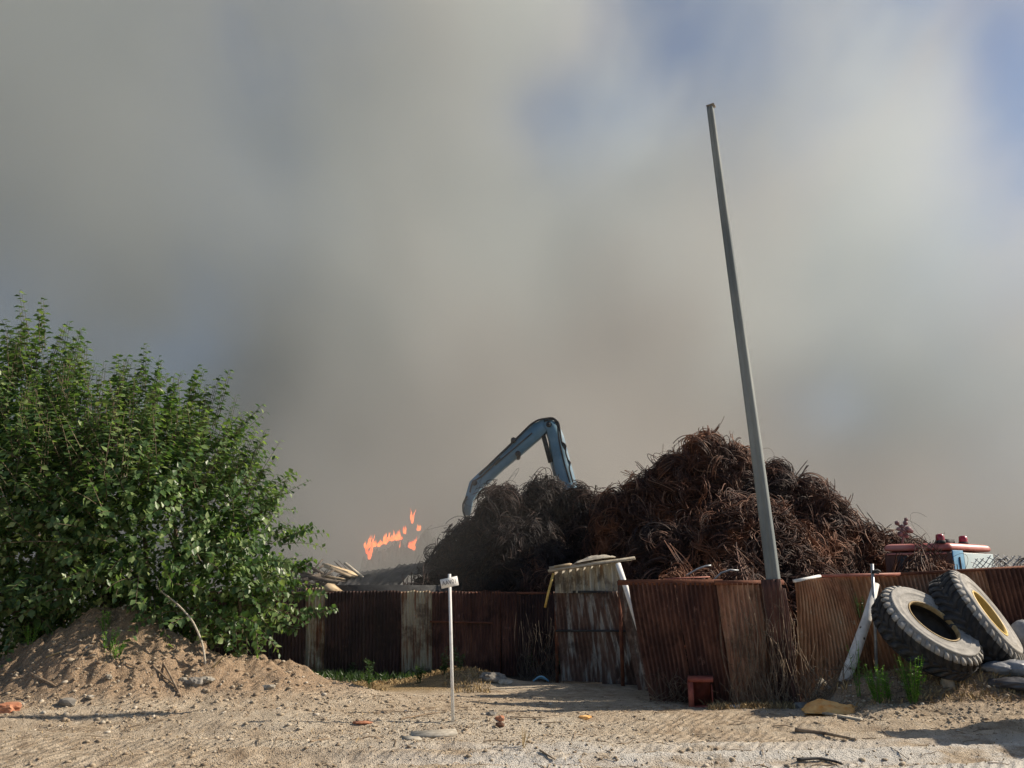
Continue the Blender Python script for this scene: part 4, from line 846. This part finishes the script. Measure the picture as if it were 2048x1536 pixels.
# ------------------------------------------------------------------ weeds, grass and twigs
def weed(px, py, h, mat, label, n=9, spread=.18, leaf=.05, Y=None, name='weed', group='weeds in the shade of the back fence', lean=0, cat='weed', p=None):
    p = p or on(px, py); g = np.random.default_rng(int(px*7+py)); root = empty(name, p, label, cat, group); o = np.array(p)
    ms = MB(); ml = MB(); LP = []; LD = []; LN = []; LL = []
    for k in range(n):
        a = g.uniform(0, 6.28); top = o+np.array([math.cos(a)*spread*g.uniform(.2, 1)+lean, math.sin(a)*spread*g.uniform(.2, 1), h*g.uniform(.55, 1)]); t = np.linspace(0, 1, 7)[:, None]
        st = o+np.array([math.cos(a), math.sin(a), 0])*spread*.2; mid = st*.5+top*.5+np.array([0, 0, .12*h]); C = st*(1-t)**2+2*mid*t*(1-t)+top*t*t; ms.tubes(C, np.linspace(.006, .003, 7), 3)
        nl = int(10+h*16)
        for q in range(nl):
            s = g.uniform(.15, 1); i = s*6; i0 = min(int(i), 5); pt = C[i0]*(1-(i-i0))+C[i0+1]*(i-i0); LP.append(pt); b = g.uniform(0, 6.28); LD.append([math.cos(b), math.sin(b), g.uniform(-.1, .8)]); LN.append([g.normal(0, .4), g.normal(0, .4), 1]); LL.append(leaf*g.uniform(.6, 1.3)*(1.15-.5*s))
    ms.build('stem', M[mat], root); LL = np.array(LL); leaf_batch(ml, np.array(LP), np.array(LD), np.array(LN), LL, LL*.42); ml.build('leaves', M[mat], root); return root
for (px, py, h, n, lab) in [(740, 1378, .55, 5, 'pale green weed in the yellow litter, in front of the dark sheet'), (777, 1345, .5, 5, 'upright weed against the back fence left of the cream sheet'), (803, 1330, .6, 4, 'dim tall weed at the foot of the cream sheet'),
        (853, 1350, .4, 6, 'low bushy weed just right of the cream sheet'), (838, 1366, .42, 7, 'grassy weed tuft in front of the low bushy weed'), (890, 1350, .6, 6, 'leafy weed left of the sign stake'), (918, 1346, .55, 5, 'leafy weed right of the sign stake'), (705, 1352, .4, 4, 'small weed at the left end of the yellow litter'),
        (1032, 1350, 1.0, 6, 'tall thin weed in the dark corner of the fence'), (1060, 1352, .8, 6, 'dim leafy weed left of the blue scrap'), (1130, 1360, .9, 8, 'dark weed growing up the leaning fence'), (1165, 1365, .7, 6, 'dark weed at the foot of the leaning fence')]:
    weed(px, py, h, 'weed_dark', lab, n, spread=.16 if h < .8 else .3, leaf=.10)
for (wx, wy, h, n, lab, sp_w) in [(6.05, 12.95, .70, 30, 'bright green weed clump beside the front tyre', .24), (5.55, 13.0, .62, 26, 'yellowish green weed clump at the foot of the whitewashed plank', .26), (5.80, 13.15, .45, 14, 'greyish weed between the yellowish and the bright clump', .2), (5.40, 13.35, .85, 6, 'tall thin weed climbing beside the whitewashed plank', .10)]:
    weed(wx*100, wy*100, h, 'weed', lab, n, spread=sp_w, leaf=.05, group='weeds beside the tyres', p=Vector((wx, wy, gz(wx, wy))))
weed(1722, 1235, .5, 'weed_dark', 'small leafy sprig on the bent fence above the plank', 6, spread=.15, group='weeds beside the tyres', p=at(1722, 1235, 14.75))
weed(1826, 1408, .16, 'weed', 'tiny green sprout on the earth bank below the front tyre', 6, spread=.14, leaf=.03, group='weeds beside the tyres')
for (px, py, h, lab) in [(215, 1305, .42, 'fresh grass tuft on top of the earth mound'), (232, 1318, .3, 'yellow green sprig right of the mound grass tuft'), (60, 1290, .4, 'light green weed at the left foot of the tree'), (210, 1262, .35, 'pale weed on the mound crest')]:
    weed(px, py, h, 'weed', lab, 12, spread=.2, leaf=.05, group='weeds on the earth mound')
weed(1045, 1496, .22, 'straw', 'dry branching weed stalk standing in the gravel', 5, spread=.12, leaf=.02, group=None)
def grass(name, x0, x1, y0, y1, n, h, mat, label, dens=None):
    g = np.random.default_rng(n); x = g.uniform(x0, x1, n); y = g.uniform(y0, y1, n); k = fbm(x, y, 1.2, 3, n) > -.15; x, y = x[k], y[k]; n = len(x); z = ground_h(x, y)
    a = g.uniform(0, 6.28, n); hh = h*g.uniform(.3, 1, n); w_ = .006+hh*.03; dx = np.cos(a); dy = np.sin(a); lx = g.normal(0, .45, n)*hh; ly = g.normal(0, .45, n)*hh
    V = np.stack([np.stack([x-dx*w_, y-dy*w_, z-.01], -1), np.stack([x+dx*w_, y+dy*w_, z-.01], -1), np.stack([x+lx*.4+dx*w_*.7, y+ly*.4+dy*w_*.7, z+hh*.6], -1), np.stack([x+lx, y+ly, z+hh], -1)], 1)
    mb = MB(); mb.add(V, None, (np.array([(0, 1, 2), (0, 2, 3)])[None]+4*np.arange(n)[:, None, None]).reshape(-1, 3)); return tag(mb.build(name, M[mat]), label, 'grass', kind='stuff')
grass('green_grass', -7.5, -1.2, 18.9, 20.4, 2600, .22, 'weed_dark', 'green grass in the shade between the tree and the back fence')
grass('dry_grass', -5.0, -.4, 16.4, 18.6, 6000, .10, 'straw', 'dry yellow grass litter before the back fence')
grass('dry_grass', 2.2, 4.6, 13.9, 14.5, 1600, .12, 'straw', 'dry yellow grass strip along the front fence foot')
grass('dry_grass', 5.2, 9.5, 12.9, 14.4, 2600, .12, 'straw', 'dry grass on the earth bank below the tyres')
grass('yard_straw', -9, 8, 8, 14.5, 3500, .035, 'straw', 'bits of dry straw scattered on the yard')
def stick(pts, r, mat, label, name='stick', group='sticks on the ground', caps=True):
    P = np.array([tuple(p) for p in pts]); t = np.linspace(0, len(P)-1, 5*len(P)); Q = np.stack([np.interp(t, range(len(P)), P[:, k]) for k in range(3)], -1)
    for _ in range(3): Q[1:-1] = (Q[:-2]+Q[1:-1]*2+Q[2:])/4
    mb = MB(); mb.tubes(Q, np.linspace(r, r*.5, len(Q)), 6, True); return tag(mb.build(name, M[mat], local=P[0]), label, name.replace('_', ' '), group)
def g_at(px, py, dz=.02): p = on(px, py); p.z += dz; return p
b = on(413, 1326); stick([b-Vector((0, 0, .1)), at(405, 1285, b.y), at(385, 1240, b.y), at(352, 1205, b.y), at(322, 1183, b.y+.1), at(312, 1172, b.y+.2)], .022, 'wood', 'bare curved branch arching in front of the tree', 'bare_branch', None)
b = on(425, 1336); stick([b, at(452, 1308, b.y)], .018, 'straw', 'short straight pale stick standing on the mound edge')
b = on(362, 1394); stick([b, at(335, 1340, b.y+.3), at(310, 1300, b.y+.7), at(272, 1280, b.y+1.0), at(235, 1282, b.y+1.0)], .02, 'twig', 'long dark bent branch lying down the mound face', 'bare_branch', None)
stick([g_at(60, 1350), g_at(110, 1375)], .03, 'twig', 'brown stick slanting down the left of the mound')
stick([g_at(92, 1318), g_at(122, 1306)], .02, 'straw', 'pale straw-like stick near the mound top')
stick([g_at(305, 1335), g_at(345, 1372)], .02, 'twig', 'thin root stick beside the dark bent branch')
stick([g_at(250, 1330), g_at(300, 1350)], .015, 'twig', 'thin twig on the upper mound face')
stick([g_at(1080, 1505), g_at(1110, 1524)], .014, 'twig', 'short dark stick on the chalky dust at the bottom')
stick([g_at(1590, 1463), g_at(1650, 1470), g_at(1712, 1484)], .03, 'twig', 'long greyish pole lying on the ground near the shade', 'pole_on_ground', None)
stick([g_at(1020, 1437), g_at(1100, 1440)], .012, 'twig', 'long thin twig right of the sign stake')
stick([g_at(800, 1441), g_at(850, 1432), g_at(880, 1428)], .014, 'twig', 'thin dark twig left of the sign stake')
stick([g_at(1595, 1525), g_at(1640, 1521), g_at(1680, 1530), g_at(1700, 1545)], .02, 'hose', 'curved grey hose lying at the bottom edge', 'hose', None)
stick([g_at(620, 1487), g_at(660, 1480)], .012, 'twig', 'short dark twig in the left foreground gravel')
gs = np.random.default_rng(3)
mb = MB(); n = 330; x = gs.uniform(-8.5, 8, n); y = gs.uniform(8.5, 15, n); a = gs.uniform(0, 3.14, n); l = gs.uniform(.04, .18, n); tt = np.linspace(-1, 1, 4)
P = np.stack([x[:, None]+np.cos(a)[:, None]*l[:, None]*tt, y[:, None]+np.sin(a)[:, None]*l[:, None]*tt, 0*tt[None]+0*x[:, None]], -1); P[:, :, 2] = ground_h(P[:, :, 0].ravel(), P[:, :, 1].ravel()).reshape(n, 4)+.008+gs.uniform(0, .012, (n, 4)); mb.tubes(P, gs.uniform(.002, .006, n), 4)
tag(mb.build('twig_litter', M['twig']), 'small broken twigs littering the yard', 'litter', kind='stuff')

def vine(name, c0, c1, zt, n, label, mat='twig', seed=1, thick=.10):
    g = np.random.default_rng(seed); K = 12; t = np.linspace(0, 1, K); A = np.array(c0); B = np.array(c1); u = g.uniform(0, 1, n)
    s0 = A+(B-A)*u[:, None]; s0[:, 2] = ground_h(s0[:, 0], s0[:, 1]); H = zt*g.uniform(.15, 1, n)**1.2; a = g.uniform(0, 6.28, (n, 1)); f = g.uniform(3, 9, (n, 1))
    P = np.stack([s0[:, :1]+g.normal(0, .16, (n, 1))*t+.07*np.sin(f*t+a), s0[:, 1:2]-thick*g.uniform(0, 1, (n, 1))+.03*np.cos(f*t*1.3+a), s0[:, 2:3]+H[:, None]*(t-.15*np.sin(f*t)*t)], -1)
    mb = MB(); mb.tubes(P, g.uniform(.002, .006, n), 3); root = tag(mb.build(name, M[mat], local=(s0[0, 0], s0[0, 1], 0)), label, 'vine'); return root
p = lambda px, Yq: (at(px, 1390, Yq).x, Yq, 0)
vine('dry_vine', p(1455, 14.25), p(1590, 14.22), 1.75, 120, 'dry brown vine climbing the right end of the front fence', seed=4)
vine('dry_vine', p(1300, 15.0), p(1440, 14.8), .55, 60, 'low dry stalks along the front fence behind the red box', seed=6)
vine('dry_vine', p(1600, 14.3), p(1690, 14.3), .7, 90, 'dry twiggy brush at the foot of the bent fence', seed=8, thick=.5)
vine('dark_creeper', p(1040, 19.6), p(1120, 18.9), 1.5, 90, 'tangled dark stalks in the corner left of the leaning fence', mat='darkwood', seed=9, thick=.5)
g_ = np.random.default_rng(12); mb = MB(); n = 420; x = g_.normal(-1.0, 2.0, n)*0+g_.uniform(5.1, 8.6, n); y = g_.uniform(12.9, 14.2, n); a = g_.uniform(0, 3.14, n); l = g_.uniform(.05, .22, n); tt = np.linspace(-1, 1, 4)
Pq = np.stack([x[:, None]+np.cos(a)[:, None]*l[:, None]*tt, y[:, None]+np.sin(a)[:, None]*l[:, None]*tt*.6, 0*tt[None]+0*x[:, None]], -1); Pq[:, :, 2] = ground_h(Pq[:, :, 0].ravel(), Pq[:, :, 1].ravel()).reshape(n, 4)+.01+g_.uniform(0, .04, (n, 4)); mb.tubes(Pq, g_.uniform(.002, .005, n), 4)
tag(mb.build('root_litter', M['twig']), 'dry roots and twigs matted over the earth bank below the tyres', 'litter', kind='stuff')

# ------------------------------------------------------------------ things lying about
def slab(p, size, rot, m, label, name='slab', cat='slab', tilt=(0, 0), group=None):
    mb = MB(); Rm = (Matrix.Rotation(rot, 3, 'Z') @ Matrix.Rotation(tilt[0], 3, 'X') @ Matrix.Rotation(tilt[1], 3, 'Y')); mb.box((p[0], p[1], p[2]+size[2]*.3), size, Rm, taper=.96, jit=.004); return tag(mb.build(name, M[m], local=p), label, cat, group)
p = on(868, 1470); slab(p, (.60, .26, .035), R(8), 'stone', 'flat pale concrete slab lying in front of the sign stake', tilt=(R(3), R(-2)))
p = on(825, 1478); slab(p, (.2, .2, .03), R(20), 'stone', 'broken end piece left of the flat concrete slab', tilt=(R(2), R(4)))
# red bent box at the fence foot
def redbox():
    p = at(1402, 1402, 14.45); p.z = gz(p.x, p.y); root = empty('red_metal_box', p, 'rusty red open metal box at the foot of the front fence', 'box'); w_, h, d = .40, .42, .45; Rm = Matrix.Rotation(R(-12), 3, 'Z')
    def pc(name, c, s): m_ = MB(); m_.box(p+Rm @ Vector(c), s, Rm, jit=.003); m_.build(name, M['boxred'], root)
    pc('side', (-w_/2+.04, 0, h/2), (.09, d, h)); pc('side', (w_/2-.01, 0, h/2-.04), (.02, d, h-.08)); pc('top', (.01, 0, h+.02), (w_+.02, d, .07)); pc('back', (0, d/2, h/2), (w_-.06, .02, h-.02)); pc('bottom', (0, 0, .01), (w_-.12, d, .02))
M['boxred'] = simple('rusty_red_paint', (.20, .05, .035), (.38, .12, .085), 5, .6, .3)
redbox()
# crumpled orange foam
def foam():
    p = on(1676, 1428); n = 44; m_ = 22; u = np.linspace(-1, 1, n)[:, None]; v = np.linspace(-1, 1, m_)[None]
    sh = np.clip(1-u**4, 0, 1)*np.clip(1-v**4, 0, 1); z = .17*sh*(.55-.45*u+.5*fbm(u*2+0*v, v*2+0*u, 1.2, 3, 8))*(1-.4*v)+.07*np.exp(-((v-.3)/.3)**2)*sh
    x = u*.50+.03*fbm(u*3+0*v, v*3, 1, 2, 3)+.10*v*0; y = v*.20*(1.1-.45*u)-u*.10; c, s = math.cos(R(-14)), math.sin(R(-14))
    mb = MB(); mb.grid(np.stack([p.x+x*c-y*s, p.y+x*s+y*c, p.z+z+.02+.15*0], -1)); mb.grid(np.stack([p.x+x*c-y*s, p.y+x*s+y*c, p.z-.01+0*z], -1)); tag(mb.build('foam_piece', M['foam'], smooth=True, local=p), 'torn orange yellow foam piece lying right of the pole foot', 'foam')
M['foam'] = simple('orange_foam', (.74, .30, .07), (.88, .50, .19), 9, .9, .6, bd=.02, stops=(.3, .6)); foam()
plank(g_at(1634, 1428, .03), g_at(1722, 1443, .02), .07, .03, 'wood', 'narrow board lying along the edge of the orange foam', 'boards by the tyres')
# whitewashed plank leaning with its pipe post, loose boards
b = on(1686, 1362); mb = MB(); t_ = at(1752, 1168, 14.55)
Vb = [b-Vector((0, 0, .05)), at(1712, 1300, (b.y*.62+14.55*.38)), at(1733, 1240, (b.y*.35+14.55*.65)), t_]; P = np.array(Vb); mb.tubes(P, np.array([.10, .095, .085, .06]), 8, True)
t = NT('whitewashed_wood'); c = t.ramp(t.noise(7, 5, .65, stretch=(1, 1, .4)), [(.35, (.55, .54, .50)), (.6, (.78, .77, .73))]); vv = t.vor(5.5); c = t.mix(t.mr(vv.outputs['Distance'], .10, .16, 1, 0), c, (.08, .07, .06, 1)); t.col(c); t.rough(.8); t.bump(t.noise(30, 4, .7), .4, .006)
for v_ in mb.v: pass
tag(mb.build('whitewashed_plank', t.m, smooth=True, local=b), 'whitewashed leaning plank with dark knots propped against the bent fence', 'plank')
mb = MB(); b = at(1752, 1340, 14.3); b.z = gz(b.x, b.y); mb.tubes(np.array([b, at(1750, 1250, 14.4), at(1744, 1128, 14.5)]), .028, 8, True); tag(mb.build('metal_post', M['galv'], local=b), 'thin grey metal post standing beside the whitewashed plank', 'post')
mb = MB(); q = at(1751, 1143, 14.5); mb.tubes(np.array([q+Vector((-.08, -.06, 0)), q+Vector((0, -.07, .02)), q+Vector((.08, 0, 0)), q+Vector((0, .06, -.01)), q+Vector((-.08, -.06, -.02)), q+Vector((.02, -.08, -.03))]), .02, 5); tag(mb.build('tied_rag', M['darkmetal'], local=q), 'dark rag knotted round the metal post top', 'rag')
plank(g_at(1621, 1356, .06), g_at(1682, 1336, .12), .12, .05, 'whitepaint', 'short pale board lying left of the plank foot', 'boards by the tyres')
plank(g_at(1636, 1362, .10), g_at(1660, 1382, .03), .06, .04, 'wood', 'narrow weathered board under the short pale board', 'boards by the tyres')
plank(g_at(1622, 1402, .02), g_at(1648, 1378, .16), .10, .05, 'wood', 'splintered board stub behind the orange foam', 'boards by the tyres')
for i in range(14):
    a = on(1600+gs.uniform(0, 90), 1375+gs.uniform(-25, 25)); d = Vector((gs.uniform(-.25, .25), gs.uniform(-.15, .15), gs.uniform(.05, .3)))
    if i < 6: stick([a, a+d*.6+Vector((0, 0, .05)), a+d*1.3], .009, 'twig', ['dry twig near the fence corner foot, bent left', 'dry twig near the fence corner foot, bent right', 'dry curled twig under the pale board', 'short dry twig beside the orange foam', 'dry twig sticking up at the bent fence foot', 'dry twig leaning on the board stub'][i])
rock('pale_rock', on(1896, 1376), (.11, .07, .18), M['stone'], 'upright pale oval stone on the bank below the front tyre', tilt=R(15))
rock('grey_rock', on(1600, 1415), (.14, .10, .07), M['greystone'], 'flat grey stone at the foot of the fence corner')
rock('white_rock', on(1476, 1415), (.13, .06, .04), M['whitepaint'], 'thin white chip at the foot of the front fence', sub=1)
rock('oval_stone', on(388, 1368), (.13, .08, .09), M['greystone'], 'round grey stone lying on the mound face')
rock('pale_stone', on(414, 1362), (.12, .07, .06), M['stone'], 'pale stone right of the round grey stone'); rock('pale_stone', on(366, 1362), (.07, .05, .05), M['stone'], 'small pale stone left of the round grey stone')
rock('pale_stone', on(537, 1378), (.12, .06, .06), M['stone'], 'lone whitish stone on the right flank of the mound'); rock('pale_stone', on(182, 1395), (.06, .05, .03), M['stone'], 'small white pebble low on the mound face')
rock('pale_stone', on(218, 1356), (.05, .04, .05), M['stone'], 'small pale stone higher on the mound face')
rock('brick_piece', on(12, 1422), (.20, .12, .10), M['brick'], 'large orange brick lump at the left picture edge', 'brick', tilt=R(12)); rock('brick_piece', on(725, 1447), (.14, .06, .03), M['brick'], 'flat orange brick chip left of the concrete slab', 'brick', sub=1)
rock('brick_piece', on(1000, 1440), (.08, .06, .05), M['brick'], 'pinkish brick lump right of the sign stake', 'brick', sub=1); rock('clod', on(1000, 1452), (.06, .05, .04), simple('dark_clod', (.08, .04, .025), (.16, .08, .05), 9, .9, .4), 'dark reddish clod below the pinkish brick lump', 'clod', sub=1)
rock('grey_stone', on(983, 1431), (.09, .06, .05), M['greystone'], 'small slate grey stone between the sign stake and the brick lump', sub=1)
rock('slate_piece', on(135, 1408), (.14, .10, .08), M['greystone'], 'angular dark slate piece at the mound foot', sub=1)
rock('orange_scrap', on(1170, 1437), (.09, .06, .04), M['foam'], 'small orange crumb on the pole shadow', 'foam', sub=1)
rock('concrete_lump', on(985, 1362), (.30, .2, .15), M['greystone'], 'grey rubble lump right of the small earth heap'); rock('concrete_lump', on(1012, 1368), (.14, .1, .08), M['stone'], 'smaller pale rubble lump beside the grey one')
def bag(px, py, size, rot, m, label, dz=.0, name='plastic_bag'):
    p = on(px, py) if px < 2046 else on(2046, py); p.z += dz; n = 48; m_ = 24; a = np.linspace(0, 2*np.pi, n+1)[:, None]; ph = np.linspace(-np.pi/2, np.pi/2, m_)[None]
    k = 1+.16*fbm(a*2.5+px, ph*3+0*a, 1, 3, 3)+.10*np.abs(fbm(a*5+0*ph, ph*2, 1.3, 2, 5)); k[-1] = k[0]
    x = size[0]*np.cos(ph)*np.cos(a)*k; y = size[1]*np.cos(ph)*np.sin(a)*k; z = size[2]*np.sin(ph)*k+0*a; c, s = math.cos(rot), math.sin(rot)
    mb = MB(); mb.grid(np.stack([p.x+x*c-y*s, p.y+x*s+y*c, p.z+z+size[2]*.6], -1)); return tag(mb.build(name, M[m], smooth=True, local=p), label, 'bag', 'plastic bags by the tyres')
M['greybag'] = simple('grey_plastic', (.20, .21, .22), (.36, .37, .39), 4, .35, .4, spec=.5); M['darkbag'] = simple('dark_plastic', (.03, .03, .035), (.08, .08, .085), 4, .4, .4, spec=.5)
bag(1998, 1345, (.25, .18, .10), R(-15), 'greybag', 'grey crumpled plastic bag at the foot of the yellow rimmed tyre'); bag(2036, 1352, (.28, .2, .13), R(-10), 'greybag', 'pale plastic sack at the right picture edge on the bank', .03); bag(2030, 1378, (.40, .22, .10), R(-25), 'darkbag', 'dark plastic sheet under the pale sack')
def at_bag():
    p = at(2046, 1262, 14.6); n = 40; a = np.linspace(0, 2*np.pi, n+1)[:, None]; ph = np.linspace(-np.pi/2, np.pi/2, 20)[None]; k = 1+.08*fbm(a*2, ph*3, 1, 2, 3); k[-1] = k[0]
    mb = MB(); mb.grid(np.stack([p.x+.24*np.cos(ph)*np.cos(a)*k, p.y+.2*np.cos(ph)*np.sin(a)*k, p.z-.1+.28*np.sin(ph)*k+0*a], -1)); mb.grid(np.stack([p.x+.35*np.cos(ph)*np.cos(a)*k, p.y+.3*np.cos(ph)*np.sin(a)*k, p.z-.65+.4*np.sin(ph)*k+0*a], -1))
    tag(mb.build('grey_sack', M['greybag'], smooth=True, local=p), 'full grey sack standing behind the yellow rimmed tyre', 'sack')
at_bag()
def bluescrap():
    p = on(1082, 1366); mb = MB(); t_ = np.linspace(0, 1, 8)
    for k in range(4): mb.tubes(np.stack([p.x-.16+.32*t_, p.y+.05*k+0*t_, p.z+.03+(.10-.015*k)*np.sin(np.pi*t_)], -1), .015, 5, True)
    tag(mb.build('blue_strap', M['bluepaint'], local=p), 'bit of blue strap arched on the shaded ground', 'strap')
bluescrap()
